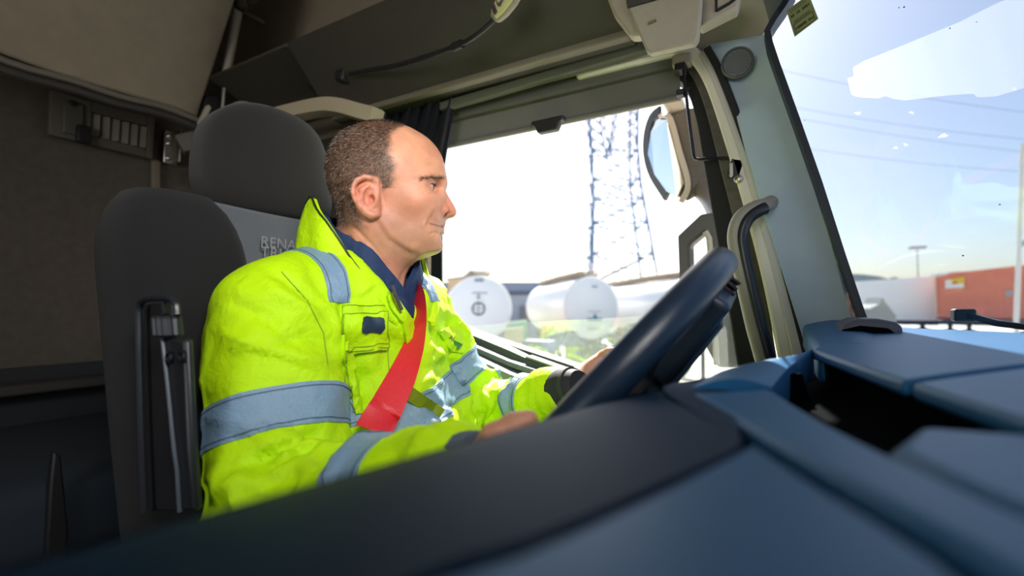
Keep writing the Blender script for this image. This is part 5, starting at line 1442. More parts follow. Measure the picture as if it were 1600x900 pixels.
    # ear
    def ear(pts, rs, k=.004): return f_chain(g, pts, rs, k, Y=A)
    EP = lambda cx, cy, y: hp3(cx, cy, y)
    rim = ear([EP(352, 395, .0745), EP(345, 362, .079), EP(318, 346, .085), EP(282, 343, .0885), EP(250, 356, .0900), EP(232, 385, .0905), EP(230, 420, .0895), EP(243, 458, .0865), EP(268, 495, .0830), EP(300, 525, .0800), EP(326, 538, .0780), EP(344, 528, .0750), EP(350, 500, .0725)],
              [.0030, .0040, .0042, .0042, .0042, .0042, .0040, .0040, .0046, .0060, .0064, .0052, .004])
    body_ = f_ell(g, EP(292, 432, .0790), (.0200, .0055, .0300), Matrix.Rotation(.30, 3, 'Y'), Y=A)
    e = smin(rim, body_, .005)
    anti = ear([EP(306, 385, .0845), EP(276, 410, .0855), EP(272, 450, .0840), EP(296, 492, .0805), EP(318, 498, .079)], [.0030, .0036, .0036, .0036, .003])
    e = smin(e, anti, .003)
    conc = f_ell(g, EP(314, 442, .0840), (.0080, .0075, .0130), Matrix.Rotation(.25, 3, 'Y'), Y=A)
    e = smax(e, -conc, .004)
    e = smax(e, -ear([EP(330, 372, .0870), EP(290, 370, .0905), EP(256, 392, .0920), EP(254, 440, .0905)], [.0020, .0026, .0026, .002]), .003)
    e = smin(e, f_ell(g, EP(340, 448, .0780), (.0042, .0042, .0060), None, Y=A), .004)
    e = smin(e, f_cap(g, EP(330, 430, .071), EP(335, 480, .070), .010, .010, Y=A), .008)
    e = smax(e, -f_ell(g, EP(322, 452, .082), (.0045, .0085, .0060), None, Y=A), .003)
    f = smin(f, e, .004)
    V, Q = surface_nets(f, g)
    T = tris(Q)
    V = lap_smooth(V, T, 1, .25)
    return V, T
HV, HT = build_head()
HN = vnormals(HV, HT)
if (HN * (HV - HV.mean(0))).sum() < 0: HT = HT[:, ::-1]; HN = -HN

def scalp_mask(V):
    """1 where the cropped hair grows, 0 on bare skin; soft at the edges."""
    x, y, z = V[:, 0], np.abs(V[:, 1]), V[:, 2]
    cx, cy = hside(V)
    # hairline in the side view
    line = np.interp(cy, [60, 90, 110, 150, 200, 250, 300, 340, 372, 396, 402, 470, 540, 600, 640], [520, 470, 432, 424, 416, 424, 434, 438, 426, 404, 368, 250, 250, 300, 200])
    nz = (vnoise(V * 160, 3) - .5) * 26
    nz = nz + (vnoise(V * 60, 8) - .5) * 36
    m = sstep(-34, 30, line - cx + nz)
    top = sstep(.035, .0, y) * sstep(.098, .115, z) * sstep(640, 560, cx)
    m = np.maximum(m, .55 * top)
    # bare around and on the ear
    ear = (y > .066 + 0 * x) & (cx > 215) & (cx < 400) & (cy > 325) & (cy < 560)
    e1 = poly_sdf([222, 240, 290, 350, 372, 372, 345, 300, 255, 225], [400, 355, 332, 345, 380, 540, 560, 540, 500, 440], cx, cy)
    m = m * sstep(-2, 10, e1)
    m = m * sstep(640, 560, cy)
    return m
FACE_LINES = [([(600, 394), (578, 400), (556, 412)], 4, -.0006), ([(603, 400), (582, 414), (562, 432)], 4, -.0005), ([(600, 386), (576, 381), (554, 384)], 4, -.0004), ([(602, 408), (588, 424), (574, 446)], 4, -.0004),
 ([(652, 407), (628, 415), (603, 411)], 5, -.0011), ([(644, 420), (612, 430), (586, 424)], 5, -.0008), ([(648, 505), (626, 530), (606, 558), (600, 590)], 8, -.0008), ([(630, 500), (604, 540), (588, 580)], 16, .0010),
 ([(588, 545), (580, 575), (582, 610)], 5, -.0006), ([(684, 262), (645, 250), (600, 252)], 5, -.0007), ([(690, 288), (650, 277), (608, 281)], 5, -.0007), ([(694, 318), (672, 318), (655, 330)], 5, -.0008),
 ([(345, 560), (395, 640), (470, 700), (540, 735)], 22, -.0018), ([(352, 535), (420, 640), (520, 706)], 18, .0016), ([(210, 640), (260, 700), (320, 760)], 9, -.0015), ([(240, 600), (330, 690), (400, 790)], 12, -.0018),
 ([(660, 628), (640, 622), (620, 628)], 7, -.0012)]
def face_disp(V):
    cx, cy = hside(V); out = np.zeros(len(V)); wob = (vnoise(V * 300, 77) - .5) * 5
    for pts, w_, a_ in FACE_LINES:
        best = np.full(len(V), 1e9)
        for p, q in zip(pts, pts[1:]):
            ex, ey = q[0] - p[0], q[1] - p[1]; l2 = ex * ex + ey * ey
            t = np.clip(((cx - p[0]) * ex + (cy - p[1]) * ey) / l2, 0, 1); best = np.minimum(best, np.hypot(cx - p[0] - t * ex, cy - p[1] - t * ey))
        out += a_ * np.exp(-((best + wob * .3) / w_) ** 2)
    return out
HV = HV + HN * face_disp(HV)[:, None]
HN = vnormals(HV, HT)
SM = scalp_mask(HV)

def head_tones():
    x, y, z = HV[:, 0], np.abs(HV[:, 1]), HV[:, 2]
    cx, cy = hside(HV)
    base = np.array(lin((205, 146, 116)))
    c = np.tile(base, (len(HV), 1))
    def mixin(m, col, k):
        nonlocal c
        m = (m * k)[:, None]; c = c * (1 - m) + np.array(lin(col)) * m
    n = vnoise(HV * 60, 5); n2 = vnoise(HV * 25, 9)
    mixin(sstep(.45, .75, n2), (190, 118, 92), .45)
    blob = lambda px, py, r: np.exp(-((cx - px) ** 2 + (cy - py) ** 2) / (2 * r * r))
    mixin(blob(705, 505, 34), (196, 112, 92), .6)          # nose
    mixin(blob(570, 470, 60), (204, 128, 100), .35)          # cheek
    mixin(blob(300, 430, 75), (205, 118, 98), .6)          # ear
    mixin(blob(560, 230, 90), (214, 150, 112), .5)         # forehead
    # shaved beard, greyer
    bd = np.maximum(blob(520, 660, 95), np.maximum(blob(655, 660, 45), blob(660, 560, 30))) * sstep(.25, .6, n + .15)
    mixin(np.clip(bd, 0, 1), (150, 118, 100), .50)
    mixin(blob(400, 590, 90), (172, 122, 98), .5)
    # lips
    lp = np.exp(-((cy - 592) / 15.0) ** 2) * sstep(610, 640, cx) * sstep(.036, .024, y)
    mixin(lp, (172, 96, 88), .65)
    mixin(np.exp(-((cx - 628) / 26.0) ** 2 - ((cy - 386) / 10.0) ** 2) * (z < .03), (150, 92, 80), .6)     # lids
    ml = np.exp(-((cy - (597 - (690 - cx) * .28)) / 4.5) ** 2) * sstep(600, 625, cx) * (y < .05)
    mixin(ml, (110, 56, 48), .8)  # painted shade along the mouth line
    mixin(blob(690, 534, 9) * (y < .02), (70, 34, 28), .8)  # painted shade inside the nostril
    mixin(np.exp(-((cx - (640 - (cy - 505) * .55)) / 9.0) ** 2) * sstep(495, 515, cy) * sstep(590, 570, cy), (150, 92, 72), .5)  # painted shade in the fold from nose to mouth
    # stubble colour of the scalp
    gr = sstep(.3, .7, vnoise(HV * 140, 11))
    hc = np.array(lin((54, 43, 35)))[None] * (1 - .25 * gr[:, None]) + np.array(lin((120, 98, 80)))[None] * .25 * gr[:, None]
    k = (SM * .82)[:, None]
    c = c * (1 - k) + hc * k
    # brow
    br = np.exp(-((cy - (352 + (650 - cx) * .06)) / 11.0) ** 2) * sstep(590, 625, cx) * sstep(705, 690, cx)
    mixin(br, (110, 82, 64), .35)
    return c
HT_COL = head_tones()

def short_hair():
    rng = np.random.default_rng(4)
    P, Fc, Cc = [], [], []
    a = np.linalg.norm(np.cross(HV[HT[:, 1]] - HV[HT[:, 0]], HV[HT[:, 2]] - HV[HT[:, 0]]), axis=1)
    wgt = a * SM[HT].mean(1) ** 1.3; wgt /= wgt.sum()
    n = 24000
    ti = rng.choice(len(HT), n, p=wgt); r1, r2 = rng.random(n), rng.random(n); s_ = np.sqrt(r1)
    b0, b1, b2 = 1 - s_, s_ * (1 - r2), s_ * r2
    pos = HV[HT[ti, 0]] * b0[:, None] + HV[HT[ti, 1]] * b1[:, None] + HV[HT[ti, 2]] * b2[:, None]
    nor = HN[HT[ti, 0]]
    flow = np.stack([-.75 - 0 * pos[:, 0], .15 * pos[:, 1] / .07, -.55 - .6 * sstep(.06, -.02, pos[:, 2])], 1)
    flow[:, 0] += .9 * sstep(.085, .115, pos[:, 2]) * 1.2
    flow = flow - nor * (flow * nor).sum(1)[:, None]
    flow /= np.linalg.norm(flow, axis=1)[:, None] + 1e-9
    d = nor * .55 + flow + rng.normal(0, .28, (n, 3)); d /= np.linalg.norm(d, axis=1)[:, None]
    mk = scalp_mask(pos)
    L = (.0042 + .0032 * rng.random(n)) * (.5 + .5 * mk)
    L *= np.interp(pos[:, 2], [-.05, .0, .06, .11], [.55, .75, 1.0, .95])
    sd = np.cross(d, nor + rng.normal(0, .3, (n, 3))); sd /= np.linalg.norm(sd, axis=1)[:, None] + 1e-9
    w_ = .00021
    p0 = pos - nor * .0005
    V = np.stack([p0 - sd * w_, p0 + sd * w_, p0 + np.cross(sd, d) * w_ * 1.6, p0 + d * L[:, None]], 1).reshape(-1, 3)
    k = np.arange(n) * 4
    T = np.concatenate([np.stack([k, k + 1, k + 3], 1), np.stack([k + 1, k + 2, k + 3], 1), np.stack([k + 2, k, k + 3], 1)])
    # grey at the temples
    cx, cy = hside(pos)
    greyp = .12 + .55 * np.exp(-((cx - 400) / 75) ** 2 - ((cy - 330) / 90) ** 2) + .22 * np.exp(-((cx - 260) / 120) ** 2 - ((cy - 330) / 120) ** 2)
    gy = rng.random(n) < greyp
    dark = np.array(lin((32, 25, 20))); lite = np.array(lin((178, 160, 140)))
    col = np.where(gy[:, None], lite, dark) * (0.7 + .6 * rng.random((n, 1)))
    return V, T, np.repeat(col, 4, 0)

def vcol(o, cols, name='tone'):
    a = o.data.color_attributes.new(name, 'FLOAT_COLOR', 'POINT')
    a.data.foreach_set('color', np.concatenate([cols, np.ones((len(cols), 1))], 1).astype(np.float32).ravel())

def vc_mat(name, rough=.6, spec=.3):
    m = bpy.data.materials.new(name); m.use_nodes = True; t = m.node_tree; b = t.nodes['Principled BSDF']
    b.inputs['Roughness'].default_value = rough; b.inputs['Specular IOR Level'].default_value = spec
    v = t.nodes.new('ShaderNodeVertexColor'); v.layer_name = 'tone'; t.links.new(v.outputs['Color'], b.inputs['Base Color'])
    return m
M_HAIR = vc_mat('hair_strands', .5)

# ---------------------------------------------------------------- jacket
SR, ER, WRr = (-.575, .385, -.035), (-.478, .350, -.246), (-.238, .324, -.148)
SL, EL_, WL = (-.590, .712, -.035), (-.510, .792, -.235), (-.318, .722, -.150)
YC = .565
def jacket_field(g, grow=0.0):
    E = lambda c, r, rot=None: f_ell(g, c, tuple(q + grow for q in r), rot)
    f = E((-.605, YC - .010, -.10), (.125, .182, .21))
    f = smin(f, E((-.565, YC, -.28), (.150, .195, .18)), .07)
    f = smin(f, E((-.55, YC, -.42), (.15, .20, .12)), .06)
    f = smin(f, f_cap(g, (-.592, .405, -.012), (-.597, .685, -.010), .082 + grow, .070 + grow), .05)
    f = smin(f, E((-.588, .563, .012), (.085, .110, .062)), .05)
    f = smax(f, -f_cap(g, (-.588, .560, .105), (-.455, .552, .020), .085 - grow, .032 - grow), .012)
    armR = smin(f_cap(g, SR, ER, .077 + grow, .074 + grow), f_cap(g, ER, WRr, .070 + grow, .043 + grow), .03)
    armL = smin(f_cap(g, SL, EL_, .068 + grow, .066 + grow), f_cap(g, EL_, WL, .064 + grow, .041 + grow), .03)
    f = smin(f, armR, .010); f = smin(f, armL, .010)
    return f
gj = Grid3((-.86, .20, -.56), (-.12, .95, .12), .0055)
JV, JQ = surface_nets(jacket_field(gj), gj)
JT = tris(JQ)
JN = vnormals(JV, JT)
if (JN * (JV - JV.mean(0))).sum() < 0: JT = JT[:, ::-1]; JN = -JN

def seg(P, a, b):
    a, b = np.array(a), np.array(b); d = b - a; L = np.linalg.norm(d); d = d / L
    t = (P - a) @ d; q = a + np.clip(t, 0, L)[:, None] * d
    return t, np.linalg.norm(P - q, axis=1), L, d
def dist_all(P):
    r = {}
    r['ur'] = seg(P, SR, ER); r['fr'] = seg(P, ER, WRr); r['ul'] = seg(P, SL, EL_); r['fl'] = seg(P, EL_, WL)
    return r
def folds(P, N):
    D = dist_all(P)
    torso = np.minimum(np.linalg.norm((P - np.array((-.60, YC, -.12))) / (.13, .20, .22), axis=1) - 1, np.linalg.norm((P - np.array((-.565, YC, -.29))) / (.15, .19, .18), axis=1) - 1) * .13
    out = (vnoise(P * 11, 21) - .5) * .014
    k = {n: np.exp(-np.clip(D[n][1] - .085, 0, 1) / .012) for n in D}
    ridge = lambda q, s: (1 - np.abs(2 * vnoise(q, s) - 1)) ** 2.2
    for n, s, e, t3 in (('ur', SR, ER, .6), ('fr', ER, WRr, 1.0), ('ul', SL, EL_, .8), ('fl', EL_, WL, 1.0)):
        t, d, L, ax = D[n]
        e1 = np.cross(ax, (0, 0, 1)); e1 /= np.linalg.norm(e1); e2 = np.cross(ax, e1)
        u, v = (P - np.array(s)) @ e1, (P - np.array(s)) @ e2
        warp = (vnoise(P * 14, 5) - .5) * .06
        q = np.stack([(t + .55 * u + .35 * v + warp) * 24, u * 7, v * 7], 1)
        elb = np.exp(-((t - (L if n[0] == 'u' else 0)) / .075) ** 2)
        sh = np.exp(-((t - .0) / .07) ** 2) if n[0] == 'u' else 0
        out += k[n] * (ridge(q, 31) - .35) * (.011 + .018 * elb + .006 * sh) * t3
        q2 = np.stack([(t - .5 * u + warp) * 46, u * 14, v * 14], 1)
        out += k[n] * (ridge(q2, 33) - .35) * (.0045 + .009 * elb) * t3
    kt = np.exp(-np.clip(torso, 0, 1) / .02)
    w2 = (vnoise(P * 12, 6) - .5) * .08
    q = np.stack([P[:, 0] * 6, (P[:, 1] + .55 * P[:, 2] + w2) * 15, (P[:, 2] - .30 * P[:, 1] + w2) * 9], 1)
    out += kt * (ridge(q, 41) - .35) * .018 * (.55 + .9 * sstep(-.05, -.25, P[:, 2]))
    q = np.stack([P[:, 0] * 10, (P[:, 1] - .5 * P[:, 2] + w2) * 24, (P[:, 2] + .4 * P[:, 1]) * 16], 1)
    out += kt * (ridge(q, 43) - .35) * .008
    # crease where the sleeve meets the chest
    return out
CREASES = [  # where the cloth bends: course seen from the photographer, half width, depth (metres, minus = valley)
 ([(534, 478), (532, 520), (545, 560), (563, 590), (568, 640), (575, 668)], 7, -.016), ([(520, 480), (522, 525), (535, 566), (552, 600)], 9, .008),
 ([(412, 420), (455, 446), (497, 476), (512, 500)], 6, -.006), ([(400, 436), (446, 462), (486, 496)], 10, .006), ([(360, 470), (420, 500), (470, 545)], 9, -.006), ([(352, 520), (410, 545), (470, 560), (530, 560)], 9, .006),
 ([(345, 560), (400, 552), (470, 575)], 6, -.005), ([(430, 540), (480, 520), (520, 540)], 7, -.006), ([(470, 400), (500, 450), (520, 480)], 7, -.005),
 ([(440, 660), (480, 676), (530, 690)], 7, -.010), ([(430, 676), (475, 694), (520, 706)], 7, .008), ([(375, 740), (410, 716), (448, 700), (500, 672)], 7, -.010), ([(372, 722), (405, 702), (440, 688)], 8, .008),
 ([(438, 730), (470, 712), (500, 700)], 6, -.010), ([(497, 736), (512, 712), (528, 694)], 6, -.009), ([(420, 752), (460, 735), (500, 730)], 7, .008), ([(360, 690), (390, 682), (420, 664)], 6, -.006),
 ([(610, 690), (650, 676), (690, 678)], 5, -.006), ([(620, 702), (660, 690), (700, 690)], 6, .005), ([(640, 674), (668, 664), (700, 668)], 5, .005),
 ([(660, 500), (684, 524), (690, 548)], 6, -.006), ([(668, 556), (684, 542), (700, 530)], 6, -.005), ([(666, 540), (690, 556), (712, 562)], 6, .007), ([(655, 580), (690, 566), (730, 576)], 6, -.005),
 ([(690, 480), (712, 496), (730, 520)], 6, .008), ([(704, 470), (722, 492), (738, 520)], 6, -.007), ([(640, 600), (672, 592), (702, 600)], 6, .006), ([(668, 640), (700, 632), (738, 630)], 5, -.005),
 ([(720, 520), (728, 550), (722, 580)], 6, -.006), ([(750, 600), (768, 618), (764, 650)], 6, -.008), ([(772, 590), (790, 616), (786, 650)], 6, .006), ([(830, 600), (824, 625), (828, 650)], 4, -.005),
 ([(560, 560), (580, 600), (590, 640)], 7, -.006), ([(545, 600), (560, 630), (566, 650)], 6, .006), ([(598, 470), (606, 500), (612, 540)], 5, -.005), ([(585, 455), (560, 466), (540, 470)], 5, -.004),
]
def crease_disp(V, N):
    px, py, d = project(V); fac = sstep(.05, .3, -(N * V).sum(1) / np.linalg.norm(V, axis=1)); out = np.zeros(len(V))
    wob = (vnoise(V * 40, 77) - .5) * 7
    for pts, w_, a_ in CREASES:
        best = np.full(len(V), 1e9); bt = np.zeros(len(V)); L = 0; tot = sum(math.dist(p, q) for p, q in zip(pts, pts[1:]))
        for p, q in zip(pts, pts[1:]):
            ex, ey = q[0] - p[0], q[1] - p[1]; l2 = ex * ex + ey * ey
            t = np.clip(((px - p[0]) * ex + (py - p[1]) * ey) / l2, 0, 1)
            dd_ = np.hypot(px - p[0] - t * ex, py - p[1] - t * ey)
            m = dd_ < best; best = np.where(m, dd_, best); bt = np.where(m, (L + t * math.sqrt(l2)) / tot, bt); L += math.sqrt(l2)
        out += a_ * np.exp(-((best + wob * .4) / w_) ** 2) * (4 * np.clip(bt, .04, .96) * (1 - np.clip(bt, .04, .96))) ** .5
    return out * fac
JV = JV + JN * np.clip(folds(JV, JN) + crease_disp(JV, JN), -.024, .022)[:, None]
JV = lap_smooth(JV, JT, 1, .3)
JN = vnormals(JV, JT)

def fabric(name, col, col2, rough=.6, weave=.12, sheen=.0, spec=.22):
    m = bpy.data.materials.new(name); m.use_nodes = True; t = m.node_tree; b = t.nodes['Principled BSDF']
    b.inputs['Roughness'].default_value = rough; b.inputs['Specular IOR Level'].default_value = spec; b.inputs['Sheen Weight'].default_value = sheen
    tc = t.nodes.new('ShaderNodeTexCoord')
    n = t.nodes.new('ShaderNodeTexNoise'); n.inputs['Scale'].default_value = 9; n.inputs['Detail'].default_value = 5; t.links.new(tc.outputs['Object'], n.inputs[0])
    mx = t.nodes.new('ShaderNodeMix'); mx.data_type = 'RGBA'; mx.inputs[6].default_value = col + (1,); mx.inputs[7].default_value = col2 + (1,)
    t.links.new(n.outputs['Fac'], mx.inputs[0]); t.links.new(mx.outputs[2], b.inputs['Base Color'])
    # fine crumple: ridged noise on two scales
    hs = []
    for sc_, dst in ((28, 1.0), (75, .5), (700, weave)):
        q = t.nodes.new('ShaderNodeTexNoise'); q.inputs['Scale'].default_value = sc_; q.inputs['Detail'].default_value = 2; q.inputs['Distortion'].default_value = .8 if sc_ < 100 else 0
        t.links.new(tc.outputs['Object'], q.inputs[0])
        mm = t.nodes.new('ShaderNodeMath'); mm.operation = 'MULTIPLY'; mm.inputs[1].default_value = dst; t.links.new(q.outputs['Fac'], mm.inputs[0]); hs.append(mm)
    a = t.nodes.new('ShaderNodeMath'); a.operation = 'ADD'; t.links.new(hs[0].outputs[0], a.inputs[0]); t.links.new(hs[1].outputs[0], a.inputs[1])
    a2 = t.nodes.new('ShaderNodeMath'); a2.operation = 'ADD'; t.links.new(a.outputs[0], a2.inputs[0]); t.links.new(hs[2].outputs[0], a2.inputs[1])
    bp = t.nodes.new('ShaderNodeBump'); bp.inputs['Strength'].default_value = .55; bp.inputs['Distance'].default_value = .006
    t.links.new(a2.outputs[0], bp.inputs['Height']); t.links.new(bp.outputs[0], b.inputs['Normal'])
    return m
M_YEL = fabric('jacket_yellow', (.49, .79, .002), (.44, .73, .002))
M_YEL2 = fabric('jacket_yellow_flap', (.46, .75, .003), (.42, .70, .002))
M_REF = fabric('reflective_tape', (.19, .31, .44), (.17, .28, .41), rough=.40, weave=.3, sheen=0, spec=.6)
M_NAVY = fabric('inner_navy', (.018, .040, .105), (.013, .030, .085), rough=.6, weave=.3)
M_STITCH = mat('stitch_blue', (.05, .085, .14), .8)
M_STITCHY = mat('stitch_olive', (.20, .30, .01), .8)
M_ZIP = mat('zip_black', (.012, .014, .010), .5)
M_BELT = mat('belt_red', (.66, .018, .030), .42, noise=.15, nscale=260, stretch=(1, 1, 1), bump=.2, bscale=900)
M_CUFF = fabric('cuff_blue_grey', (.10, .125, .17), (.07, .09, .13), rough=.8, weave=.4)

jk = npmesh('jacket', JV, JT, M_YEL, man, angle=0)
JB = BVHTree.FromPolygons([tuple(p) for p in JV], [tuple(t) for t in JT.tolist()])
JPX, JPY, JPD = project(JV)
JPD_front = (JN * (-JV)).sum(1) > 0            # facing the camera
D0 = dist_all(JV)
def torso_like():
    m = np.min(np.stack([D0[n][1] - r for n, r in (('ur', .080), ('fr', .06), ('ul', .066), ('fl', .06))]), 0)
    return m
TL = torso_like()

def patch(fields, name, m, parent, off=.0016, sink=.001, smooth_=0, label=None, ref=None):
    V, T, f0 = JV, JT, fields
    N = JN
    for k in range(len(fields)):
        V, T, rest = clip_tri(V, T, f0[k], list(f0) + [N])
        f0 = rest[:-1]; N = rest[-1]
        if not len(T): return None
    # keep the largest pieces only
    P, TT = shell(V, T, N / (np.linalg.norm(N, axis=1, keepdims=True) + 1e-9), off, sink)
    return npmesh(name, P, TT, m, parent, angle=50, label=label)

def sleeve_band(key, t0, t1, nm='reflective_strip', skew=(0, 0)):
    t, d, L, ax = D0[key]
    e1 = np.cross(ax, (0, 0, 1)); e1 /= np.linalg.norm(e1); e2 = np.cross(ax, e1)
    tt = t + skew[0] * (JV @ e1) + skew[1] * (JV @ e2)
    near_ = (.092 if key[1] == 'r' else .084 if key == 'ul' else .074) - d
    others = [np.full(len(JV), 1.0)]
    excl = {'ur': TLt, 'ul': TLt}.get(key)
    fs = [tt - t0, t1 - tt, near_] + ([excl] if excl is not None else [])
    o = patch(fs, nm, M_REF, jk, .0018)
    if o is None: return None
    for a, b in ((t0 + .0045, t0 + .0056), (t1 - .0056, t1 - .0045)):
        q = patch([tt - a, b - tt, near_] + ([excl] if excl is not None else []), 'stitching', M_STITCH, jk, .0024)
    return o
# which side of the arm / chest boundary a point is on
TLt = np.minimum(D0['ur'][1], D0['ul'][1]) * -1 + .100
def band_ref(key, p):
    """Where along an arm a real point of the sleeve lies."""
    s, e = {'ur': (SR, ER), 'fr': (ER, WRr), 'ul': (SL, EL_), 'fl': (EL_, WL)}[key]
    return seg(np.array([p]), s, e)[0][0]
def hit(px, py, off=0.0):
    h = JB.ray_cast(Vector((0, 0, 0)), rayd(px, py).normalized())
    if h[0] is None: return None, None
    return h[0] + h[1] * off, h[1]
for key, (pa, pb) in {'ur': ((455, 604), (462, 660)), 'fr': ((588, 690), (548, 712)), 'ul': ((735, 548), (742, 590)), 'fl': ((782, 610), (812, 612))}.items():
    qa, qb = hit(*pa)[0], hit(*pb)[0]
    if qa is None or qb is None: print('band miss', key); continue
    ta, tb = sorted((band_ref(key, np.array(qa)), band_ref(key, np.array(qb))))
    c = (ta + tb) / 2; wd = .048 if key != 'fl' else .040
    print('band', key, ta, tb)
    sleeve_band(key, c - wd / 2, c + wd / 2)
# band round the trunk and the two over the shoulders
armd = np.minimum(D0['ur'][1] - .083, D0['ul'][1] - .068); armd = np.minimum(armd, np.minimum(D0['fr'][1] - .070, D0['fl'][1] - .068))
zz = JV[:, 2] - .10 * (JV[:, 1] - YC)
tz = hit(690, 622)[0]; tz = tz.z - .10 * (tz.y - YC)
for a, b, m_, nm, of in ((tz - .026, tz + .024, M_REF, 'reflective_strip', .0018), (tz - .0215, tz - .0204, M_STITCH, 'stitching', .0024), (tz + .0184, tz + .0195, M_STITCH, 'stitching', .0024)):
    patch([zz - a, b - zz, armd - .009, JV[:, 1] - .46], nm, m_, jk, of)
for pxy, pend in (((508, 415), (548, 473)), ((676, 452), (690, 472))):
    y0 = hit(*pxy)[0].y; ze = hit(*pend)[0].z
    yy = JV[:, 1] - y0 - (JV[:, 2] - .0) * (.12 if y0 < YC else -.12)
    for a, b, m_, nm, of in ((-.016, .016, M_REF, 'shoulder_strip', .0020), (-.0125, -.0116, M_STITCH, 'stitching', .0026), (.0116, .0125, M_STITCH, 'stitching', .0026)):
        patch([yy - a, b - yy, JV[:, 2] - ze, np.where(JV[:, 0] > -.70, .02, -.02)], nm, m_, jk, of)

def pxpoly(pts, name, m, parent, off, label=None, sink=.001):
    f = -poly_sdf([p[0] for p in pts], [p[1] for p in pts], JPX, JPY)
    fac = (JN * (-JV)).sum(1) / np.linalg.norm(JV, axis=1) + .0
    return patch([f, fac - .02], name, m, parent, off, sink, label=label)
def pxline(pts, wpx, name, m, parent, off, step=4):
    """A thin raised line that follows the cloth."""
    P = []
    for a, b in zip(pts, pts[1:]):
        n = max(2, int(math.hypot(b[0] - a[0], b[1] - a[1]) / step))
        for k in range(n):
            h = hit(a[0] + (b[0] - a[0]) * k / n, a[1] + (b[1] - a[1]) * k / n, off)[0]
            if h is not None: P.append(h)
    h = hit(*pts[-1], off)[0]
    if h is not None: P.append(h)
    if len(P) > 2: return MB().tube(P, wpx, 6).build(name, m, parent)
# chest pockets
pk = pxpoly([(534, 478), (600, 478), (612, 560), (607, 640), (556, 648), (534, 560)], 'chest_pocket', M_YEL2, jk, .0035)
fl = pxpoly([(537, 493), (600, 489), (603, 534), (601, 547), (536, 551)], 'pocket_flap', M_YEL, jk, .0075)
pxline([(540, 547), (570, 546), (600, 543)], .0006, 'stitching', M_STITCHY, jk, .0080)
pxline([(541, 541), (570, 539), (600, 536)], .0006, 'stitching', M_STITCHY, jk, .0080)
pxpoly([(562, 500), (565, 498), (594, 496.5), (597, 499), (598, 514), (595, 517), (566, 518.5), (563, 516)], 'name_badge', mat('badge_navy', (.012, .030, .060), .45), jk, .0095, label='small navy badge')
pk2 = pxpoly([(683, 517), (721, 503), (721, 553), (702, 548)], 'breast_pocket', M_YEL2, jk, .0045)
def badge_text(px, py, s, size, m):
    p, n = hit(px, py, .0075)
    if p is None: return
    vd = (-p).normalized(); up = Vector((0, 0, 1)); r = up.cross(vd); r.rotate(Matrix.Rotation(R(-25), 3, vd)); u = vd.cross(r)
    text('badge_lettering', s, size, p + vd * .004, r, u, m, jk)
M_INKG = mat('ink_green', (.01, .16, .03), .6); M_INKD = mat('ink_dark', (.02, .03, .01), .6)
badge_text(703, 530, 'AL.', .011, M_INKD); badge_text(711, 546, 'R', .011, M_INKD)
p, n = hit(708, 538, .0085)
if p is not None:
    vd = (-p).normalized(); r = Vector((0, 0, 1)).cross(vd); r.rotate(Matrix.Rotation(R(-25), 3, vd))
    MB().bar(p + vd * .003 - r * .010, p + vd * .003 + r * .010, .007, .001, vd).build('badge_bar', M_INKG, jk, smooth=False)
for ln in ([(534, 478), (600, 478)], [(537, 493), (600, 489), (603, 534), (601, 547), (536, 551), (537, 493)], [(536, 551), (540, 600), (556, 648)], [(603, 548), (607, 600), (604, 640)]):
    pxline(ln, .0006, 'seam', M_STITCHY, jk, .0082 if len(ln) > 3 else .0042)
# front placket with the zip beside it
pxpoly([(600, 456), (612, 462), (640, 500), (646, 540), (634, 540), (626, 505), (608, 482)], 'front_placket', M_YEL2, jk, .007)
pxline([(540, 560), (538, 600), (552, 640)], .0007, 'stitching', M_STITCHY, jk, .0006)
pxline([(440, 425), (480, 470), (505, 520), (512, 570)], .0007, 'seam', M_STITCHY, jk, .0004)

# ---------------------------------------------------------------- collars
CC = Vector((-.582, .560, 0))
def collar(a0, a1, rb, rt, zb, zt, th, name, m, n=56, lean=(0, 0)):
    rows = []
    for i in range(n + 1):
        u = i / n; a = a0 + (a1 - a0) * u
        dr = Vector((math.cos(a), math.sin(a), 0)); row = []
        z0_, z1_ = zb(a), max(zb(a) + .006, zt(a))
        for k in range(9):
            v = k / 8
            r_ = rb(a) + (rt(a) - rb(a)) * v + .006 * math.sin(math.pi * v) + .0025 * math.sin(a * 9 + v * 3)
            row.append(CC + dr * r_ + Vector((lean[0] * v, lean[1] * v, z0_ + (z1_ - z0_) * v)))
        rows.append(row)
    # closed slab with thickness inwards
    out = MB(); A_, B_ = len(rows), 9
    inner_ = [[p - Vector((p.x - CC.x, p.y - CC.y, 0)).normalized() * th for p in r] for r in rows]
    P = [p for r in rows for p in r] + [p for r in inner_ for p in r]; n_ = A_ * B_; fs = []
    for i in range(A_ - 1):
        for j in range(B_ - 1):
            q = (i * B_ + j, (i + 1) * B_ + j, (i + 1) * B_ + j + 1, i * B_ + j + 1); fs.append(q); fs.append(tuple(n_ + k for k in reversed(q)))
    bd = [(i, 0) for i in range(A_)] + [(A_ - 1, j) for j in range(1, B_)] + [(i, B_ - 1) for i in range(A_ - 2, -1, -1)] + [(0, j) for j in range(B_ - 2, 0, -1)]
    ids = [i * B_ + j for i, j in bd]
    for k in range(len(ids)):
        p, q = ids[k], ids[(k + 1) % len(ids)]; fs.append((q, p, n_ + p, n_ + q))
    out.add(P, fs)
    return out.build(name, m, jk, angle=50), rows
ang = lambda a: abs(math.degrees(a)) if abs(math.degrees(a)) <= 180 else 360 - abs(math.degrees(a))
ip = lambda xs, ys: (lambda a: float(np.interp(ang(a), xs, ys)))
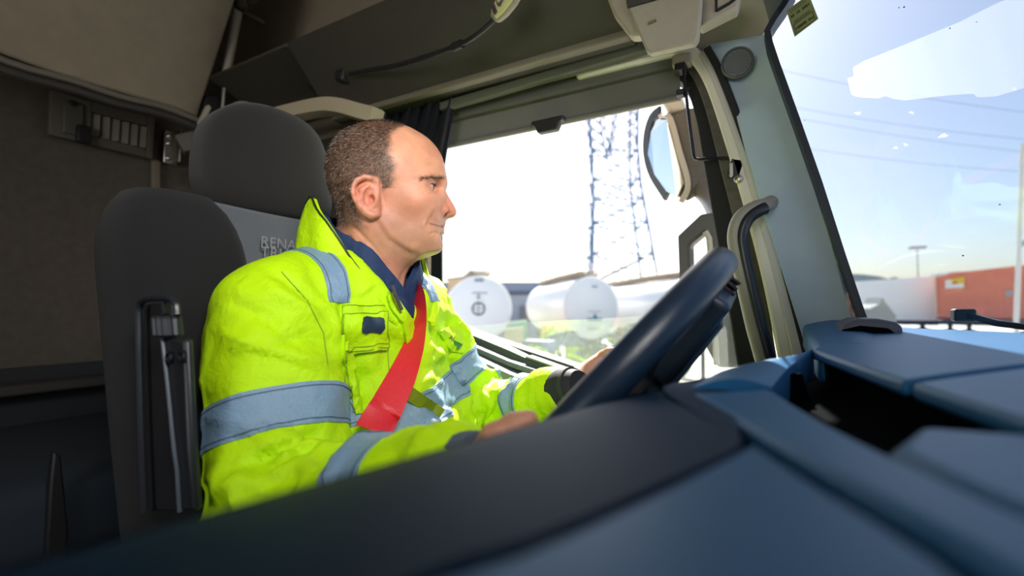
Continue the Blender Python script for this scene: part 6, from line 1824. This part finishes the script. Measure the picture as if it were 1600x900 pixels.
col1, crow = collar(R(-22), R(-338), ip([0, 30, 70, 110, 180], [.112, .112, .108, .112, .112]), ip([0, 30, 70, 110, 180], [.108, .105, .098, .100, .100]),
                    ip([0, 22, 45, 80, 130, 180], [-.035, -.03, .000, .030, .045, .045]), ip([0, 22, 40, 62, 85, 110, 140, 180], [-.03, -.022, .028, .075, .130, .172, .150, .120]), .007, 'collar', M_YEL)
# the zip along the right-hand collar edge
zp = [r[-1] + (r[-1] - CC).normalized() * 0 + Vector((0, 0, .001)) for r in crow[:26]]
MB().tube(zp, .0016, 6).build('collar_zip', M_ZIP, jk)
col2, nrow = collar(R(4), R(-364), ip([0, 60, 180], [.082, .086, .088]), ip([0, 40, 80, 120, 180], [.080, .080, .080, .084, .086]),
                    ip([0, 40, 90, 180], [-.055, -.02, .02, .04]), ip([0, 18, 40, 60, 85, 110, 150, 180], [.020, .050, .086, .104, .118, .145, .160, .155]), .010, 'inner_collar', M_NAVY)
pxpoly([(596, 436), (616, 466), (632, 488), (641, 500), (645, 480), (654, 452), (660, 436), (630, 425)], 'inner_jacket', M_NAVY, jk, .0055)
MB().tube([at(x, y, d=q) for x, y, q in ((613, 446, .668), (618, 462, .668), (628, 484, .674))], .0028, 6).build('shirt_edge', mat('shirt_check', (.07, .06, .07), .8, noise=.5, nscale=300), jk)

# cuffs
def cuff(p, dirv, r0, r1, L, name, m):
    dv = Vector(dirv).normalized(); p = Vector(p)
    MB().tube([p - dv * .01, p, p + dv * L * .5, p + dv * L], [r0 * .9, r0, r0 * .97, r1], 28).build(name, m, jk, angle=50)
dR = Vector(WRr) - Vector(ER); dL = Vector(WL) - Vector(EL_)
cuff(Vector(WRr) - dR.normalized() * .012, dR, .041, .033, .052, 'cuff', M_CUFF)
cuff(Vector(WL) + dL.normalized() * .012, dL, .040, .026, .052, 'cuff', mat('cuff_black', (.014, .016, .022), .7))
mcf = mat('cuff_strap', (.022, .032, .024), .6)
P = Vector(WL) + dL.normalized() * .040
MB().tube([P - dL.normalized() * .012, P + dL.normalized() * .012], [.0375, .0350], 24).build('cuff_strap', mcf, jk)

# ---------------------------------------------------------------- body under the jacket, hands and face parts
gb = Grid3((-.82, .24, -.62), (-.16, .92, .10), .013)
BV, BQ = surface_nets(jacket_field(gb, -.028), gb); BT = tris(BQ)
def hand(phi, wrist, sgn, thumb_up):
    """A hand closed on the rim at angle phi. sgn: direction along the rim from little finger to index."""
    c = wp_(phi, WR); rd = (WU * math.cos(phi) + WW * math.sin(phi)); tg = (WN.cross(rd)).normalized() * sgn
    def q(t, ps, r): return c + tg * t + rd * (r * math.cos(R(ps))) + WN * (r * math.sin(R(ps)))
    lo = np.min([np.array(c) - .085, np.array(wrist) - .03], 0); hi = np.max([np.array(c) + .085, np.array(wrist) + .03], 0)
    g = Grid3(lo, hi, .0023); f = None; kn = []
    for i, (t, ln, rr_) in enumerate(((.030, 0, .0088), (.010, 8, .0092), (-.010, 4, .0088), (-.028, -14, .0078))):
        ps = [48, 8, -40, -92, -138 - ln, -165 - ln]
        pts = [q(t, a_, .0165 + rr_ + (.004 if j == 1 else 0)) for j, a_ in enumerate(ps)]
        rs = [rr_ * k_ for k_ in (1.12, 1.10, 1.0, .98, .9, .72)]
        ch = f_chain(g, pts, rs, .003); f = ch if f is None else smin(f, ch, .0035); kn.append(pts[0])
    wv = Vector(wrist)
    palm = None
    for kpt in kn:
        d = f_cap(g, kpt, kpt.lerp(wv, .78), .0125, .0175); palm = d if palm is None else smin(palm, d, .012)
    palm = smin(palm, f_cap(g, (kn[1] + kn[2]) / 2 * .45 + wv * .55, wv, .024, .026), .02)
    f = smin(f, palm, .009)
    b0 = (kn[0]).lerp(wv, .62) + WN * .010; b1 = q(.040, 66, .036); b2 = q(.052, 84, .029); b3 = q(.060, 100, .025)
    f = smin(f, f_chain(g, [b0, b1, b2, b3], [.0150, .0112, .0100, .0080], .004), .007)
    V, Q = surface_nets(f, g); T = tris(Q); return lap_smooth(V, T, 1, .3), T
RHV, RHT = hand(R(-101), (-.222, .324, -.158), +1, True)
LHV, LHT = hand(R(97), (-.300, .712, -.140), -1, True)
allV = [h2w(HV), BV, RHV, LHV]; allT = [HT, BT, RHT, LHT]; offs = np.cumsum([0] + [len(v) for v in allV])
hcol = np.tile(np.array(lin((196, 140, 112))), (len(BV) + len(RHV) + len(LHV), 1))
def outward(V, T):
    N = vnormals(V, T); return T if (N * (V - V.mean(0))).sum() > 0 else T[:, ::-1]
body = npmesh('body', np.concatenate(allV), np.concatenate([outward(v, t) + o for v, t, o in zip(allV, allT, offs)]), M_SKIN, man, angle=0)
vcol(body, np.concatenate([HT_COL, hcol]))
v_, t_, c_ = short_hair()
o = npmesh('hair', h2w(v_), t_, M_HAIR, man, smooth=False); vcol(o, c_); o['kind'] = 'stuff'
# eyes
def to_w(p): return Vector(HO + np.array(p) @ HM.T)
M_EYE = mat('eye_white', (.46, .40, .37), .25); M_IRIS = mat('iris_brown', (.10, .058, .03), .15); M_PUP = mat('pupil', (.003, .003, .003), .1)
for sg in (-1, 1):
    c = to_w((EO[0] - .0003, sg * EO[1], EO[2]))
    e = MB().ell(c, .0132, 24, 16).build('eyeball', M_EYE, man)
    gd = (hx * .97 + hy * (-.02 * 0 + .10)).normalized()
    gd = (hx + hy * (.05) - hz * .06).normalized()
    MB().lathe(c + gd * .0116, [(.0056, 0), (.0053, .0010), (.0040, .0016), (.0001, .0019)], 24, gd).build('iris', M_IRIS, e)
    MB().lathe(c + gd * .0134, [(.0024, 0), (.0018, .0002), (.0001, .0003)], 16, gd).build('pupil', M_PUP, e)
# lashes and brows as short strands
def strands(name, roots, dirs, L, w_, m_, n, seed):
    rnd = random.Random(seed); mb = MB()
    for _ in range(n):
        k = rnd.random() * (len(roots) - 1); i = int(k); fr_k = k - i
        p = roots[i].lerp(roots[i + 1], fr_k); d = dirs[i].lerp(dirs[min(i + 1, len(dirs) - 1)], fr_k)
        p = p + Vector((rnd.gauss(0, 1), rnd.gauss(0, 1), rnd.gauss(0, 1))) * w_[1]
        d = (d + Vector((rnd.gauss(0, .22), rnd.gauss(0, .22), rnd.gauss(0, .22)))).normalized(); l_ = L * rnd.uniform(.6, 1.2)
        s_ = d.cross(Vector((rnd.gauss(0, 1), rnd.gauss(0, 1), rnd.gauss(0, 1)))).normalized() * w_[0]; s2 = d.cross(s_).normalized() * w_[0]
        mb.add([p - s_, p + s_, p + s2 * 1.5, p + d * l_], [(0, 1, 3), (1, 2, 3), (2, 0, 3)])
    o_ = mb.build(name, m_, man, smooth=False); o_['kind'] = 'stuff'
HB = BVHTree.FromPolygons([tuple(p) for p in h2w(HV)], [tuple(t) for t in HT.tolist()])
def on_head(x, y, z, out=.0):
    """Surface point of the face found by going in from the side and front."""
    p = to_w((x, y, z)); h = HB.find_nearest(p); return h[0] + (p - h[0]).normalized() * out
HCV = Vector(HO)
M_BROW = mat('brow_hair', lin((84, 66, 54)), .6); M_LASH = mat('lash', (.012, .009, .007), .5)
for sg in (-1, 1):
    bl_ = []
    for u in np.linspace(0.04, 1, 12):
        px_, py_ = 480 + (690 - 122 * u) / 3.2143, 170 + (352 + 6 * u ** 2 - 9 * math.sin(math.pi * u * .9)) / 3.2143
        h = HB.ray_cast(Vector((0, 0, 0)), rayd(px_, py_).normalized())[0]
        if h is None: continue
        l_ = (np.array(h) - HO) @ HM; bl_.append(h if sg < 0 else on_head(l_[0], -l_[1], l_[2]))
    bn_ = [HB.find_nearest(p)[1] for p in bl_]; bn_ = [n if n.dot(p - HCV) > 0 else -n for n, p in zip(bn_, bl_)]
    bl_ = [p + n * .0008 for p, n in zip(bl_, bn_)]
    dr_ = [(-hx * (.55 + .5 * u) + hy * (sg * .5) + hz * (.35 - .5 * u) + bn_[i] * .35).normalized() for i, u in enumerate(np.linspace(0, 1, len(bl_)))]
    strands('eyebrow', bl_, dr_, .0070, (.00020, .0014), M_BROW, 260, 5 + sg)
    ec_ = to_w((EO[0], sg * EO[1], EO[2]))
    la = []; ld = []
    for u in np.linspace(-1, 1, 9):
        a_ = R(52) * u; dv = (hx * math.cos(a_) + hy * (sg * math.sin(a_)) + hz * .125).normalized(); la.append(ec_ + dv * .0142); ld.append((dv * 1.0 - hz * .25).normalized())
    strands('eyelashes', la, ld, .0062, (.00020, .0004), M_LASH, 34, 11 + sg)
    MB().tube([p - hz * .0008 for p in la], .0004, 6).build('lash_line', M_LASH, man)

# trousers and shoes, out of sight below the dash from here
gt = Grid3((-.74, .30, -1.06), (.12, .84, -.36), .012); tf = None
for sg in (-1, 1):
    hip, kn_, an = (-.55, YC + sg * .09, -.46), (-.13, YC + sg * .12, -.50), (-.12, YC + sg * .12, -.97)
    q = smin(f_cap(gt, hip, kn_, .095, .070), f_cap(gt, kn_, an, .068, .055), .03); tf = q if tf is None else smin(tf, q, .03)
tf = smin(tf, f_ell(gt, (-.57, YC, -.46), (.14, .19, .11)), .05)
V, Q = surface_nets(tf, gt); T = outward(V, tris(Q))
npmesh('trousers', V, T, fabric('trouser_navy', (.02, .028, .05), (.016, .022, .04)), man, angle=0)
for sg in (-1, 1):
    c = Vector((-.07, YC + sg * .12, -1.005))
    MB().loft(pillow(c, (.13, .048, .042), 2.8)).build('shoe', M_BLACK, man, angle=60)

# ---------------------------------------------------------------- seat belt
belt = thing('seat_belt', 'bright red seat belt webbing across the yellow jacket', 'seat belt', at(620, 600, d=.66))
path = [(652, 444), (655, 456), (656, 480), (653, 510), (645, 545), (632, 580), (615, 615), (598, 648), (582, 674)]
wid = [.006, .014, .020, .026, .033, .040, .043, .045, .046]
cp = catmull([(a, b, w_ * 1000) for (a, b), w_ in zip(path, wid)], 6)
C_ = []; NN = []
for p in cp:
    h, n = hit(p.x, p.y)
    if p.y > 652: h = None
    if h is None and len(C_) > 6:
        q = C_[-1].length + (C_[-1].length - C_[-5].length) / 4 * .6; h = rayd(p.x, p.y).normalized() * q; n = NN[-1]
    C_.append(h if h is not None else C_[-1]); NN.append(n if n is not None else NN[-1])
dd = np.array([p.length for p in C_]); tt_ = np.linspace(-1, 1, len(dd))
pf = np.poly1d(np.polyfit(tt_, dd, 3)); res = dd - pf(tt_)
dd = pf(tt_) + min(0, res.min() * .8)
C_ = [rayd(p.x, p.y).normalized() * (q - .012 - .020 * max(0, t)) for p, q, t in zip(cp, dd, tt_)]
Nf = np.array([list(n) for n in NN]); NS = [Vector([np.poly1d(np.polyfit(tt_, Nf[:, k], 2))(t) for k in range(3)]).normalized() for t in tt_]
G = []
for i, p in enumerate(C_):
    tn_ = (C_[min(i + 1, len(C_) - 1)] - C_[max(i - 1, 0)]).normalized()
    sd_ = tn_.cross(NS[i]).normalized(); w_ = .023 if i > 14 else .023
    G.append([p + sd_ * (w_ * k) * (1 if True else 0) + NS[i] * (.002 - .003 * k * k) for k in (-1, -.9, -.5, 0, .5, .9, 1)])
# towards the shoulder the webbing turns edge-on and runs back over it to the pillar
cpz = [p.z for p in cp]
G2 = []
for i, row in enumerate(G):
    k = (cpz[i] / 1000) / .046
    c = C_[i]; sdv = (row[-1] - row[0]) * .5
    vdn = c.normalized()
    ln_ = sdv.length; lat_ = sdv - vdn * sdv.dot(vdn); lat_.normalize()
    dirn = (lat_ * k + vdn * math.sqrt(max(0, 1 - k * k)) * 1.0).normalized()
    if k > .97: G2.append(row)
    else: G2.append([c + dirn * (.023 * q_) - vdn * .004 for q_ in (-1, -.9, -.5, 0, .5, .9, 1)])
tail = [Vector((-.60, .70, .085)), Vector((-.68, .80, .11)), Vector((-.78, .95, .18)), Vector((-.80, 1.0, .22))]
for p in tail[::1]:
    G2.insert(0, [p + Vector((.5, -.5, .3)).normalized() * (.023 * q_) for q_ in (-1, -.9, -.5, 0, .5, .9, 1)])
MB().grid(G2, (.0006, -.0006, .0006)).build('webbing', M_BELT, belt, angle=60)
MB().box((-.805, 1.01, .235), (.05, .03, .07)).build('guide_loop', M_BLACK, belt, bevel=.006)
# olive drawcord strap at the waist
Pst = []
for u in np.linspace(0, .86, 14):
    h, n = hit(636 + 62 * u, 612 + 42 * u)
    if h is not None: Pst.append(h.normalized() * (h.length - .010))
if len(Pst) > 4:
    MB().sweep(Pst, [(-.0095, -.001), (.0095, -.001), (.0095, .001), (-.0095, .001)], up0=(.1, .2, 1)).build('waist_strap', fabric('strap_olive', (.26, .34, .01), (.10, .14, .01)), jk)
